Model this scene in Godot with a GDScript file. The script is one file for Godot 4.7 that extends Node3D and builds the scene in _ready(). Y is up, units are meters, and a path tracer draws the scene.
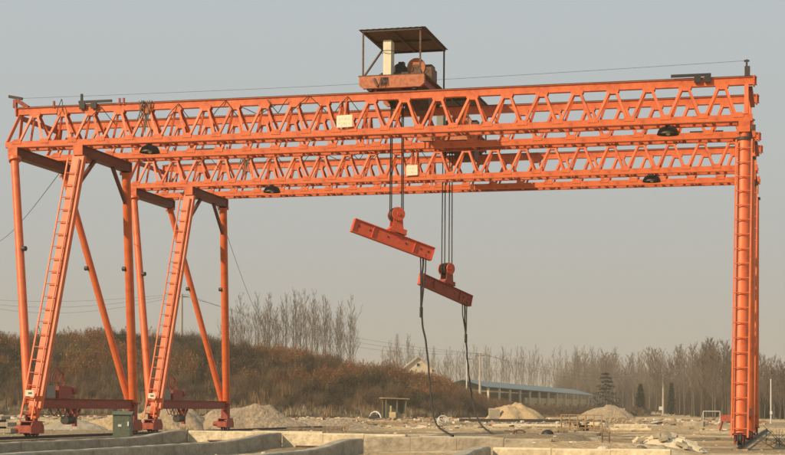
extends Node3D
# Two orange lattice gantry cranes over a precasting yard, hazy winter light.

const UPV := Vector3.UP
const SPAN := 24.6          # girder length
const GAUGE := 2.95         # spacing of the two girders of a crane
const HALF := 0.42          # half width of a girder's foot
const RAIL_TOP := 11.23
const LOW := 9.79           # underside of the girders
const PITCH := 10.2         # distance between the two cranes
const FOOT_F := 2.53
const FOOT_B := -5.48
const FOOT_X := 2.1
const RIGHT_X := 24.36

var M := {}
var rng := RandomNumberGenerator.new()
var taken := {}
var bumps := FastNoiseLite.new()
var patches := FastNoiseLite.new()

class Geo:
	var v := PackedVector3Array()
	var n := PackedVector3Array()
	var c := PackedColorArray()
	var col := Color(1, 1, 1)
	var tinted := false
	func tri(a: Vector3, b: Vector3, d: Vector3, na: Vector3, nb: Vector3, nd: Vector3) -> void:
		var f := (b - a).cross(d - a)
		if f.dot(na + nb + nd) > 0.0:
			v.append(a); v.append(d); v.append(b)
			n.append(na); n.append(nd); n.append(nb)
		else:
			v.append(a); v.append(b); v.append(d)
			n.append(na); n.append(nb); n.append(nd)
		if tinted:
			c.append(col); c.append(col); c.append(col)
	func quad(a: Vector3, b: Vector3, d: Vector3, e: Vector3, nn: Vector3) -> void:
		tri(a, b, d, nn, nn, nn)
		tri(a, d, e, nn, nn, nn)
	func box(o: Vector3, s: Vector3, b := Basis()) -> void:
		var x := b.x * s.x * 0.5
		var y := b.y * s.y * 0.5
		var z := b.z * s.z * 0.5
		quad(o + x - y - z, o + x + y - z, o + x + y + z, o + x - y + z, b.x)
		quad(o - x - y - z, o - x + y - z, o - x + y + z, o - x - y + z, -b.x)
		quad(o + y - x - z, o + y + x - z, o + y + x + z, o + y - x + z, b.y)
		quad(o - y - x - z, o - y + x - z, o - y + x + z, o - y - x + z, -b.y)
		quad(o + z - x - y, o + z + x - y, o + z + x + y, o + z - x + y, b.z)
		quad(o - z - x - y, o - z + x - y, o - z + x + y, o - z - x + y, -b.z)
	static func along(p: Vector3, q: Vector3, up: Vector3) -> Basis:
		var y := (q - p).normalized()
		var x := up.cross(y)
		if x.length() < 0.001:
			x = Vector3(1, 0, 0)
		x = x.normalized()
		return Basis(x, y, x.cross(y).normalized())
	func beam(p: Vector3, q: Vector3, w: float, h: float, up := Vector3.UP) -> void:
		# w across, h in the direction of up
		var b := along(p, q, up)
		box((p + q) * 0.5, Vector3(w, p.distance_to(q), h), b)
	func tube(p: Vector3, q: Vector3, r0: float, r1: float, k := 12, caps := true) -> void:
		var b := along(p, q, Vector3(0.31, 0.2, 0.93))
		var pa: Vector3; var da: Vector3
		for i in k + 1:
			var t := TAU * i / k
			var d := b.x * cos(t) + b.z * sin(t)
			if i > 0:
				tri(p + da * r0, q + da * r1, q + d * r1, da, da, d)
				tri(p + da * r0, q + d * r1, p + d * r0, da, d, d)
				if caps:
					tri(q, q + da * r1, q + d * r1, b.y, b.y, b.y)
					tri(p, p + da * r0, p + d * r0, -b.y, -b.y, -b.y)
			da = d
	func path(pts: Array, r: float, k := 6) -> void:
		for i in pts.size() - 1:
			tube(pts[i], pts[i + 1], r, r, k, true)
	func lathe(o: Vector3, b: Basis, prof: Array, k := 20) -> void:
		# prof: Vector2(radius, height along b.y)
		for j in prof.size() - 1:
			var a: Vector2 = prof[j]
			var d: Vector2 = prof[j + 1]
			var sl := (d - a).normalized()
			for i in k:
				var t0 := TAU * i / k
				var t1 := TAU * (i + 1) / k
				var u0 := b.x * cos(t0) + b.z * sin(t0)
				var u1 := b.x * cos(t1) + b.z * sin(t1)
				var n0 := u0 * sl.y - b.y * sl.x
				var n1 := u1 * sl.y - b.y * sl.x
				var A := o + u0 * a.x + b.y * a.y
				var B := o + u1 * a.x + b.y * a.y
				var C := o + u1 * d.x + b.y * d.y
				var D := o + u0 * d.x + b.y * d.y
				tri(A, B, C, n0, n1, n1)
				tri(A, C, D, n0, n1, n0)
	func plate(pts: Array, th: Vector3) -> void:
		# convex polygon thickened by th both ways
		var m := pts.size()
		var nn := th.normalized()
		for i in range(1, m - 1):
			tri(pts[0] + th, pts[i] + th, pts[i + 1] + th, nn, nn, nn)
			tri(pts[0] - th, pts[i] - th, pts[i + 1] - th, -nn, -nn, -nn)
		var mid := Vector3.ZERO
		for p in pts:
			mid += p
		mid /= m
		for i in m:
			var p: Vector3 = pts[i]
			var q: Vector3 = pts[(i + 1) % m]
			var o := (q - p).cross(nn).normalized()
			if o.dot(p - mid) < 0.0:
				o = -o
			quad(p - th, q - th, q + th, p + th, o)
	func ring(o: Vector3, b: Basis, R: float, r: float, k := 20, from := 0.0, to := TAU, s := 5) -> void:
		var pts := []
		for i in k + 1:
			var t := from + (to - from) * i / k
			pts.append(o + (b.x * cos(t) + b.y * sin(t)) * R)
		path(pts, r, s)
	func mesh(m: Material) -> ArrayMesh:
		var a := []
		a.resize(Mesh.ARRAY_MAX)
		a[Mesh.ARRAY_VERTEX] = v
		a[Mesh.ARRAY_NORMAL] = n
		if tinted:
			a[Mesh.ARRAY_COLOR] = c
		var am := ArrayMesh.new()
		am.add_surface_from_arrays(Mesh.PRIMITIVE_TRIANGLES, a)
		am.surface_set_material(0, m)
		return am

# ---------------------------------------------------------------- helpers
func numbered(called: String) -> String:
	if not taken.has(called):
		taken[called] = 0
		return called
	taken[called] += 1
	return "%s_%03d" % [called, taken[called]]

func thing(called: String, label: String, category: String, at := Vector3.ZERO, group := "") -> Node3D:
	var o := Node3D.new()
	o.name = numbered(called)
	add_child(o)
	o.position = at
	tag(o, label, category, group)
	return o

func tag(o: Node, label: String, category: String, group := "") -> void:
	o.set_meta("label", label)
	o.set_meta("category", category)
	o.set_meta("kind", "thing")
	if group != "":
		o.set_meta("group", group)

func part(called: String, g: Geo, m: Material, parent: Node) -> MeshInstance3D:
	return put(called, g.mesh(m), parent)

func put(called: String, mesh: Mesh, parent: Node) -> MeshInstance3D:
	var o := MeshInstance3D.new()
	o.mesh = mesh
	if parent == self:
		o.name = numbered(called)
		add_child(o)
	else:
		o.name = called
		parent.add_child(o, true)
	return o

func node(called: String, parent: Node, at := Vector3.ZERO) -> Node3D:
	var o := Node3D.new()
	o.name = called
	parent.add_child(o, true)
	o.position = at
	return o

func setting(called: String, g: Geo, m: Material) -> MeshInstance3D:
	var o := part(called, g, m, self)
	o.set_meta("kind", "structure")
	return o

func scatter(called: String, label: String, category: String, mesh: Mesh, xf: Array, cols: Array) -> void:
	var mm := MultiMesh.new()
	mm.transform_format = MultiMesh.TRANSFORM_3D
	mm.use_colors = true
	mm.mesh = mesh
	mm.instance_count = xf.size()
	for i in xf.size():
		mm.set_instance_transform(i, xf[i])
		mm.set_instance_color(i, cols[i])
	var o := MultiMeshInstance3D.new()
	o.multimesh = mm
	o.name = numbered(called)
	add_child(o)
	tag(o, label, category)
	o.set_meta("kind", "stuff")

func srgb(r: float, g: float, b: float) -> Color:
	return Color(r, g, b).linear_to_srgb()

func noise_tex(sd: int, freq: float, cols: Array, fine := 0.25, size := 256) -> ImageTexture:
	# cols: linear colours from low to high noise; fine: strength of a second, finer grain
	var f := FastNoiseLite.new()
	f.seed = sd
	f.frequency = freq
	f.fractal_octaves = 5
	var f2 := FastNoiseLite.new()
	f2.seed = sd + 77
	f2.frequency = 0.11
	f2.fractal_octaves = 3
	var a := f.get_seamless_image(size, size)
	var b := f2.get_seamless_image(size, size)
	var im := Image.create(size, size, true, Image.FORMAT_RGB8)
	var k := cols.size() - 1
	for y in size:
		for x in size:
			var t := clampf(a.get_pixel(x, y).r, 0.0, 0.9999) * k
			var i := int(t)
			var c: Color = cols[i]
			c = c.lerp(cols[i + 1], t - i)
			var g := 1.0 + (b.get_pixel(x, y).r - 0.5) * 2.0 * fine
			im.set_pixel(x, y, Color(c.r * g, c.g * g, c.b * g).clamp().linear_to_srgb())
	im.generate_mipmaps()
	return ImageTexture.create_from_image(im)

func relief_tex(sd: int, freq: float, strength: float, size := 256) -> ImageTexture:
	var f := FastNoiseLite.new()
	f.seed = sd
	f.frequency = freq
	f.fractal_octaves = 5
	var a := f.get_seamless_image(size, size)
	a.convert(Image.FORMAT_RGBA8)
	a.bump_map_to_normal_map(strength)
	a.generate_mipmaps()
	return ImageTexture.create_from_image(a)

func mat(t: Texture2D, metres: float, rough: float, metal := 0.0, nrm: Texture2D = null, ns := 0.5) -> StandardMaterial3D:
	var m := StandardMaterial3D.new()
	m.albedo_texture = t
	m.uv1_triplanar = true
	m.uv1_world_triplanar = true
	m.uv1_scale = Vector3.ONE / metres
	m.roughness = rough
	m.metallic = metal
	if nrm != null:
		m.normal_enabled = true
		m.normal_texture = nrm
		m.normal_scale = ns
	return m

func plain(r: float, g: float, b: float, rough := 0.8, metal := 0.0) -> StandardMaterial3D:
	var m := StandardMaterial3D.new()
	m.albedo_color = srgb(r, g, b)
	m.roughness = rough
	m.metallic = metal
	return m

func tinted_mat(rough := 0.9) -> StandardMaterial3D:
	var m := StandardMaterial3D.new()
	m.vertex_color_use_as_albedo = true
	m.roughness = rough
	return m

func L(a: Array, k := 1.0) -> Color:
	return Color(a[0] * k, a[1] * k, a[2] * k)

func make_materials() -> void:
	var steel_bump := relief_tex(5, 0.03, 3.0)
	M.orange = mat(noise_tex(1, 0.02, [Color(.38, .072, .022), Color(.55, .11, .028), Color(.62, .132, .034), Color(.63, .148, .043), Color(.56, .152, .06)], 0.12), 2.2, 0.5, 0.0, steel_bump, 0.12)
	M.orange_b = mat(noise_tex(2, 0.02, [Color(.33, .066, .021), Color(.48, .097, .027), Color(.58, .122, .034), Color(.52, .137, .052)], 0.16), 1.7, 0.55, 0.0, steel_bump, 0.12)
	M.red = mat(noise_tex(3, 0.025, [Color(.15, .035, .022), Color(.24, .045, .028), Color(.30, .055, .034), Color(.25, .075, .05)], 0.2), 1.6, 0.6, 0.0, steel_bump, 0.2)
	M.faded = mat(noise_tex(43, 0.03, [Color(.26, .085, .04), Color(.40, .13, .06), Color(.48, .165, .08), Color(.42, .18, .10)], 0.2), 1.3, 0.65, 0.0, steel_bump, 0.2)
	M.bogie = mat(noise_tex(41, 0.03, [Color(.18, .04, .025), Color(.30, .06, .034), Color(.38, .075, .04), Color(.30, .09, .06)], 0.2), 1.4, 0.6, 0.0, steel_bump, 0.2)
	M.head = mat(noise_tex(42, 0.03, [Color(.07, .02, .014), Color(.11, .028, .019), Color(.145, .035, .024), Color(.13, .046, .034)], 0.2), 1.6, 0.6, 0.0, steel_bump, 0.2)  # dark primer, deepened to hold the shade below the girders
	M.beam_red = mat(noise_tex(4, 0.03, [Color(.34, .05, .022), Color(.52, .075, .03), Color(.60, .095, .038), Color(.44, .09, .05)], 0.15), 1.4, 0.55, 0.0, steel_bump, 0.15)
	M.steel = mat(noise_tex(6, 0.04, [Color(.03, .027, .025), Color(.05, .045, .04), Color(.09, .065, .045)], 0.3), 0.9, 0.55, 0.3)
	M.black = plain(.016, .015, .014, 0.6)
	M.rope = mat(noise_tex(7, 0.06, [Color(.012, .011, .01), Color(.03, .026, .022), Color(.05, .04, .03)], 0.3), 0.4, 0.8)
	M.rust = mat(noise_tex(8, 0.03, [Color(.05, .03, .02), Color(.11, .06, .038), Color(.16, .09, .06), Color(.10, .075, .06)], 0.3), 1.1, 0.8)
	M.cream = mat(noise_tex(9, 0.02, [Color(.58, .54, .40), Color(.68, .65, .50), Color(.72, .69, .55)], 0.06), 1.3, 0.6)
	M.white = plain(.58, .57, .52, 0.6)
	M.grey_box = mat(noise_tex(10, 0.03, [Color(.16, .16, .13), Color(.22, .22, .18), Color(.26, .25, .20)], 0.12), 0.9, 0.6)
	M.green_box = mat(noise_tex(11, 0.025, [Color(.055, .07, .05), Color(.085, .105, .075), Color(.10, .125, .09), Color(.14, .14, .10)], 0.15), 0.8, 0.6, 0.0, steel_bump, 0.2)
	var rock_bump := relief_tex(12, 0.04, 8.0)
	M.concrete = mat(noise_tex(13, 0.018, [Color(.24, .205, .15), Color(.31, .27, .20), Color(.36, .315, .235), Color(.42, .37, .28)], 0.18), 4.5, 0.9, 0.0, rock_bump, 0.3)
	M.concrete_pale = mat(noise_tex(14, 0.02, [Color(.42, .35, .23), Color(.56, .48, .33), Color(.64, .55, .38), Color(.68, .60, .44)], 0.16), 3.6, 0.9, 0.0, rock_bump, 0.3)  # pale concrete, raised to carry sunlight on the bay end walls
	M.sand = mat(noise_tex(15, 0.03, [Color(.33, .235, .125), Color(.45, .325, .175), Color(.52, .385, .215)], 0.2), 2.4, 0.95, 0.0, rock_bump, 0.7)
	M.soil = mat(noise_tex(16, 0.03, [Color(.17, .13, .085), Color(.27, .205, .135), Color(.36, .28, .185), Color(.42, .34, .23)], 0.3), 2.6, 0.95, 0.0, rock_bump, 0.9)
	var g := mat(noise_tex(17, 0.02, [Color(.50, .46, .42), Color(.78, .76, .72), Color(.95, .94, .92), Color(1, 1, 1)], 0.28, 512), 3.7, 0.95, 0.0, rock_bump, 0.8)
	g.vertex_color_use_as_albedo = true
	M.ground = g
	M.hill = mat(noise_tex(18, 0.03, [Color(.05, .034, .019), Color(.095, .062, .034), Color(.14, .092, .052)], 0.3), 5.0, 0.95)
	M.timber = mat(noise_tex(19, 0.03, [Color(.22, .14, .075), Color(.34, .23, .125), Color(.42, .29, .16)], 0.2), 1.3, 0.85)
	M.old_timber = mat(noise_tex(20, 0.03, [Color(.10, .08, .055), Color(.17, .135, .095), Color(.24, .195, .14)], 0.3), 1.3, 0.9)
	M.bark = mat(noise_tex(21, 0.04, [Color(.07, .058, .045), Color(.13, .11, .085), Color(.19, .165, .13)], 0.3), 1.5, 0.9)
	M.twig = plain(.15, .118, .09, 0.9)
	M.leaf_tint = tinted_mat()
	M.stone_tint = tinted_mat()
	M.blue_roof = mat(noise_tex(22, 0.03, [Color(.075, .115, .145), Color(.10, .15, .185), Color(.13, .18, .21)], 0.15), 6.0, 0.6)
	M.render_wall = mat(noise_tex(23, 0.02, [Color(.46, .40, .29), Color(.58, .51, .38), Color(.64, .57, .44)], 0.12), 5.0, 0.9)
	M.ochre_wall = mat(noise_tex(24, 0.02, [Color(.34, .26, .14), Color(.45, .35, .19), Color(.52, .41, .24)], 0.15), 5.0, 0.9)
	M.tile_roof = mat(noise_tex(25, 0.04, [Color(.26, .20, .16), Color(.38, .32, .27), Color(.44, .38, .33)], 0.2), 3.0, 0.9)
	M.glass_dark = plain(.02, .022, .025, 0.15)
	M.pole = mat(noise_tex(26, 0.03, [Color(.30, .28, .24), Color(.40, .37, .32), Color(.46, .43, .38)], 0.15), 2.0, 0.85)
	M.needle = tinted_mat(0.85)
	M.print_sheet = sign_print()

func sign_print() -> StandardMaterial3D:
	# a pale board with two rows of grey-green characters too worn to read
	var im := Image.create(96, 72, true, Image.FORMAT_RGB8)
	im.fill(srgb(.66, .64, .48))
	var r := RandomNumberGenerator.new()
	r.seed = 9
	var ink := srgb(.36, .36, .24)
	for row in 2:
		for ch in (4 if row == 0 else 5):
			var x0 := 10 + ch * (20 if row == 0 else 16)
			var y0 := 12 + row * 32
			for s in 5:
				var w := r.randi_range(3, 11)
				var tall := r.randf() < 0.45
				im.fill_rect(Rect2i(x0 + r.randi_range(0, 5), y0 + r.randi_range(0, 16), 2 if tall else w, w if tall else 2), ink)
	im.generate_mipmaps()
	var m := StandardMaterial3D.new()
	m.albedo_texture = ImageTexture.create_from_image(im)
	m.roughness = 0.6
	return m

# ---------------------------------------------------------------- ground
func step_back(x: float) -> float:
	# where the raised yard behind the casting bays begins (z), per bay
	if x < 7.5 or x > 24.0:
		return -1000.0
	if x < 11.5: return 2.5
	if x < 14.9: return 5.3
	if x < 19.85: return 7.8
	return 17.9

func ground_y(x: float, z: float) -> float:
	var d := Vector2(x - 26.0, z - 49.5).length()
	var y := smoothstep(250.0, 460.0, d) * 0.9
	var rough := smoothstep(1.5, 5.0, absf(x - FOOT_X)) * smoothstep(1.2, 3.0, absf(x - RIGHT_X))
	y += (bumps.get_noise_2d(x * 3.0, z * 3.0) * 0.07 + bumps.get_noise_2d(x * 0.7 + 40, z * 0.7) * 0.16) * (0.15 + 0.85 * rough)
	var s := step_back(x)
	if z < s:
		y += 0.27 * smoothstep(s - 18.0, s - 6.0, z) * smoothstep(24.0, 22.5, x)
	return y - 0.03

func make_ground() -> void:
	var xs := []
	var zs := []
	var x := -1500.0
	while x < 1500.0:
		xs.append(x)
		var a := absf(x - 8.0)
		x += 0.4 if a < 26.0 else clampf((a - 26.0) * 0.09 + 0.4, 0.4, 160.0)
	var z := 60.0
	while z > -1600.0:
		zs.append(z)
		z -= 0.4 if z > -34.0 else clampf((-34.0 - z) * 0.035 + 0.4, 0.4, 120.0)
	var nx := xs.size()
	var nz := zs.size()
	var st := SurfaceTool.new()
	st.begin(Mesh.PRIMITIVE_TRIANGLES)
	for j in nz:
		for i in nx:
			var px: float = xs[i]
			var pz: float = zs[j]
			var a := patches.get_noise_2d(px * 1.1, pz * 0.8) * 0.5 + 0.5
			var b := patches.get_noise_2d(px * 0.23 + 300, pz * 0.23) * 0.5 + 0.5
			var c := patches.get_noise_2d(px * 3.1 - 90, pz * 3.1) * 0.5 + 0.5
			var col := L([.42, .29, .135]).lerp(L([.59, .43, .22]), smoothstep(0.4, 0.68, a))
			col = col.lerp(L([.21, .17, .105]), smoothstep(0.5, 0.70, b) * 0.8)
			col = col.lerp(L([.64, .53, .35]), smoothstep(0.56, 0.70, c) * 0.8)
			st.set_color(col)
			st.add_vertex(Vector3(px, ground_y(px, pz), pz))
	for j in nz - 1:
		for i in nx - 1:
			var k := j * nx + i
			st.add_index(k); st.add_index(k + nx); st.add_index(k + 1)
			st.add_index(k + 1); st.add_index(k + nx); st.add_index(k + nx + 1)
	st.generate_normals()
	st.set_material(M.ground)
	var o := MeshInstance3D.new()
	o.mesh = st.commit()
	o.name = "ground"
	add_child(o)
	o.set_meta("kind", "structure")

# base line of the bank [x, z, height of the bare crest]
const BANK := [[-66.9, -91.9, 7.4], [-58.8, -97.1, 7.4], [-53.8, -100.4, 7.3], [-48.3, -102.9, 7.4], [-42.3, -104.4, 7.6], [-36.2, -105.9, 7.4], [-31.2, -107.2, 6.6], [-25.9, -107.5, 5.7], [-20.9, -108.8, 4.9], [-15.9, -110.1, 3.7], [-12.3, -113.0, 2.9], [-10.1, -117.7, 2.2], [-8.8, -127.3, 1.2], [-6.4, -140.3, 0.5], [-3.8, -155.4, 0.3], [0.1, -177.1, 0.3], [5.0, -203.1, 0.1]]

func bank_point(s: float, t: float) -> Vector3:
	var k := clampf(s, 0.0, 1.0) * (BANK.size() - 1)
	var i := mini(int(k), BANK.size() - 2)
	var f := k - i
	var a: Array = BANK[i]
	var b: Array = BANK[i + 1]
	var bx := lerpf(a[0], b[0], f)
	var bz := lerpf(a[1], b[1], f)
	var h := lerpf(a[2], b[2], f)
	var out := Vector2(bx - 26.0, bz - 49.5).normalized()
	var run := 19.0
	var w := bumps.get_noise_2d(bx * 1.4, t * 30.0) * 1.2
	var px := bx + out.x * (run * t + w)
	var pz := bz + out.y * (run * t + w)
	var y := h * smoothstep(-0.12, 1.0, t) + bumps.get_noise_2d(px * 1.2, pz * 1.2) * 0.7 * smoothstep(0.0, 0.4, t)
	if t > 1.0:
		y -= (t - 1.0) * 0.9
	if t <= 0.0:
		y = -0.3
	return Vector3(px, y, pz)

func make_bank() -> void:
	var g := Geo.new()
	var ns := 130
	var ts := [0.0, 0.04, 0.1, 0.18, 0.27, 0.36, 0.46, 0.56, 0.66, 0.76, 0.86, 0.95, 1.05, 1.3, 1.8, 2.6, 4.0]
	var st := SurfaceTool.new()
	st.begin(Mesh.PRIMITIVE_TRIANGLES)
	for j in ts.size():
		for i in ns + 1:
			st.add_vertex(bank_point(float(i) / ns, ts[j]))
	var w := ns + 1
	for j in ts.size() - 1:
		for i in ns:
			var k := j * w + i
			st.add_index(k); st.add_index(k + w); st.add_index(k + 1)
			st.add_index(k + 1); st.add_index(k + w); st.add_index(k + w + 1)
	st.generate_normals()
	st.set_material(M.hill)
	var o := MeshInstance3D.new()
	o.mesh = st.commit()
	o.name = "hill"
	add_child(o)
	o.set_meta("kind", "structure")

# ---------------------------------------------------------------- brush
func tuft_mesh(sd: int, blades: int, h: float, spread: float, w: float) -> ArrayMesh:
	var r := RandomNumberGenerator.new()
	r.seed = sd
	var g := Geo.new()
	g.tinted = true
	for i in blades:
		var a := r.randf() * TAU
		var o := Vector3(cos(a), 0, sin(a)) * spread * sqrt(r.randf())
		var lean := Vector3(r.randf_range(-1, 1), 0, r.randf_range(-1, 1)) * h * 0.28
		var hh := h * r.randf_range(0.45, 1.0)
		var side := Vector3(cos(a * 3.7), 0, sin(a * 3.7)) * w
		var nn := Vector3(-side.z, w * 0.4, side.x).normalized()
		var k := r.randf_range(0.6, 1.3)
		g.col = Color(k, k * r.randf_range(0.92, 1.04), k * r.randf_range(0.85, 1.05))
		var mid := o + lean * 0.35 + UPV * hh * 0.55
		var tip := o + lean + UPV * hh
		g.tri(o - side, o + side, mid + side * 0.8, nn, nn, nn)
		g.tri(o - side, mid + side * 0.8, mid - side * 0.8, nn, nn, nn)
		g.tri(mid - side * 0.8, mid + side * 0.8, tip, nn, nn, nn)
	return g.mesh(M.leaf_tint)

func bush_mesh(sd: int, twigs: int, leaves: int, h: float, spread: float, leaf: float) -> ArrayMesh:
	var r := RandomNumberGenerator.new()
	r.seed = sd
	var g := Geo.new()
	g.tinted = true
	for i in twigs:
		var a := r.randf() * TAU
		var d := Vector3(cos(a) * r.randf_range(0.1, 1.0) * spread, h * r.randf_range(0.5, 1.0), sin(a) * r.randf_range(0.1, 1.0) * spread)
		g.col = Color(0.75, 0.68, 0.62) * r.randf_range(0.5, 1.0)
		var m := d * 0.5 + Vector3(r.randf_range(-.1, .1), 0.1, r.randf_range(-.1, .1)) * h
		g.tube(Vector3(d.x * 0.08, -0.1, d.z * 0.08), m, 0.022, 0.014, 3, false)
		g.tube(m, d, 0.014, 0.005, 3, false)
		for q in 3:
			var s := m.lerp(d, r.randf())
			g.tube(s, s + Vector3(r.randf_range(-.3, .3), r.randf_range(.1, .45), r.randf_range(-.3, .3)) * h * 0.5, 0.010, 0.004, 3, false)
	for i in leaves:
		var a := r.randf() * TAU
		var u := sqrt(r.randf())
		var y := h * r.randf_range(0.12, 1.02)
		var bulge := sin(clampf(y / h, 0.08, 1.0) * PI * 0.9 + 0.25)
		var o := Vector3(cos(a) * spread * u * bulge, y + r.randf_range(-.1, .1), sin(a) * spread * u * bulge)
		var e := Vector3(r.randf_range(-1, 1), r.randf_range(-1, 1), r.randf_range(-1, 1)).normalized()
		var f := e.cross(Vector3(r.randf_range(-1, 1), r.randf_range(-1, 1), r.randf_range(-1, 1))).normalized()
		var k := r.randf_range(0.55, 1.45)
		g.col = Color(k * r.randf_range(.9, 1.12), k, k * r.randf_range(.8, 1.05))
		var l := leaf * r.randf_range(0.6, 1.4)
		g.tri(o - e * l, o + f * l * 0.55, o + e * l, e.cross(f), e.cross(f), e.cross(f))
	return g.mesh(M.leaf_tint)

func make_brush() -> void:
	var r := RandomNumberGenerator.new()
	r.seed = 41
	var meshes := [tuft_mesh(1, 70, 1.7, 0.55, 0.018), tuft_mesh(2, 60, 1.15, 0.6, 0.02), bush_mesh(3, 26, 130, 2.0, 0.95, 0.085), bush_mesh(4, 22, 170, 1.7, 1.05, 0.10), bush_mesh(5, 40, 50, 2.3, 1.0, 0.06)]
	var names := ["reeds", "undergrowth", "brush", "shrubbery", "scrub"]
	var labels := ["tall brown dry reeds covering the bank behind the yard", "short pale dead grass along the foot of the bank", "rust brown brushwood over the upper bank", "dark olive scrub in the hollows of the bank", "bare grey twiggy thicket among the bank brushwood"]
	var cats := ["reeds", "grass", "brushwood", "scrub", "thicket"]
	var xf := [[], [], [], [], []]
	var cl := [[], [], [], [], []]
	for i in 6800:
		var s := r.randf_range(0.02, 0.985)
		var t := pow(r.randf(), 0.85) * 1.22
		var p := bank_point(s, t)
		var zone := patches.get_noise_2d(p.x * 1.6, p.y * 9.0 + p.z * 0.6)
		var dark := patches.get_noise_2d(p.x * 2.2 + 70, t * 34.0)
		var k: int
		var col: Color
		var late := smoothstep(0.66, 0.8, s)
		if t < 0.16 and r.randf() < 0.75:
			k = 1
			col = L([.33, .27, .18], r.randf_range(.7, 1.25))
		elif dark > 0.14 and r.randf() < 0.85:
			k = 3
			col = L([.06, .044, .022], r.randf_range(.6, 1.4))
		elif t > 0.42 and zone > -0.22:
			k = 2 if r.randf() < 0.62 else 0
			col = L([.30, .135, .052], r.randf_range(.55, 1.3))
			if r.randf() < 0.2:
				col = L([.27, .20, .07], r.randf_range(.7, 1.2))
		elif r.randf() < 0.55:
			k = 0
			col = L([.30, .19, .095], r.randf_range(.6, 1.25))
		else:
			k = 4
			col = L([.20, .145, .09], r.randf_range(.7, 1.2))
		col = col.lerp(L([.21, .16, .11]), late * 0.6)
		var sc := r.randf_range(0.65, 1.2) * lerpf(0.72, 1.0, smoothstep(0.1, 0.6, t)) * lerpf(1.0, 0.55, late)
		var b := Basis(UPV, r.randf() * TAU).scaled(Vector3(sc, sc * r.randf_range(.8, 1.2), sc))
		xf[k].append(Transform3D(b, p - UPV * 0.08))
		cl[k].append(col)
	# low weeds dotted over the yard
	for i in 900:
		var z := r.randf_range(-112.0, -8.0)
		var x := r.randf_range(-30.0, 40.0)
		if patches.get_noise_2d(x * 1.3 + 9, z * 1.3) < 0.08 or absf(x - FOOT_X) < 1.2 or absf(x - RIGHT_X) < 1.2:
			continue
		var sc := r.randf_range(0.10, 0.34)
		xf[1].append(Transform3D(Basis(UPV, r.randf() * TAU).scaled(Vector3(sc, sc * 0.8, sc)), Vector3(x, ground_y(x, z) - 0.02, z)))
		cl[1].append(L([.30, .24, .14], r.randf_range(.7, 1.1)))
	for k in 5:
		scatter(names[k], labels[k], cats[k], meshes[k], xf[k], cl[k])

func make_stones() -> void:
	var r := RandomNumberGenerator.new()
	r.seed = 77
	for v in 2:
		var g := Geo.new()
		g.tinted = true
		g.col = Color(1, 1, 1)
		var pts := []
		for i in 9:
			var a := TAU * i / 9.0
			pts.append([Vector3(cos(a) * r.randf_range(.7, 1.1), r.randf_range(-.1, .1), sin(a) * r.randf_range(.7, 1.1)), Vector3(cos(a) * r.randf_range(.35, .7), r.randf_range(.3, .55), sin(a) * r.randf_range(.35, .7))])
		for i in 9:
			var a: Array = pts[i]
			var b: Array = pts[(i + 1) % 9]
			var nn: Vector3 = (a[0] + b[0]) * 0.5 + UPV * 0.4
			g.quad(a[0], b[0], b[1], a[1], nn.normalized())
			g.tri(a[1], b[1], Vector3(0, .62, 0), UPV, UPV, UPV)
		var xf := []
		var cl := []
		for i in 2400:
			var d := pow(r.randf(), 1.6) * 130.0
			var z := 24.0 - d
			var x := r.randf_range(-12.0 - d * 0.34, 34.0)
			if absf(x - FOOT_X) < 0.5 or absf(x - RIGHT_X) < 0.5:
				continue
			if patches.get_noise_2d(x * 1.9 + 20, z * 1.2) < -0.02 and r.randf() < 0.8:
				continue
			var sc := r.randf_range(0.025, 0.085) * (1.0 + d * 0.006)
			if r.randf() < 0.05:
				sc *= 2.2
			xf.append(Transform3D(Basis(UPV, r.randf() * TAU).scaled(Vector3(sc, sc * r.randf_range(.5, .9), sc)), Vector3(x, ground_y(x, z) - sc * 0.1, z)))
			var pale := r.randf()
			cl.append(L([.62, .57, .46], r.randf_range(.7, 1.1)) if pale < 0.3 else L([.30, .24, .17], r.randf_range(.6, 1.3)))
		scatter("gravel" if v == 0 else "rubble", "loose stones strewn over the bare yard" if v == 0 else "broken lumps of stone and mortar strewn over the yard", "gravel" if v == 0 else "rubble", g.mesh(M.stone_tint), xf, cl)

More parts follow.
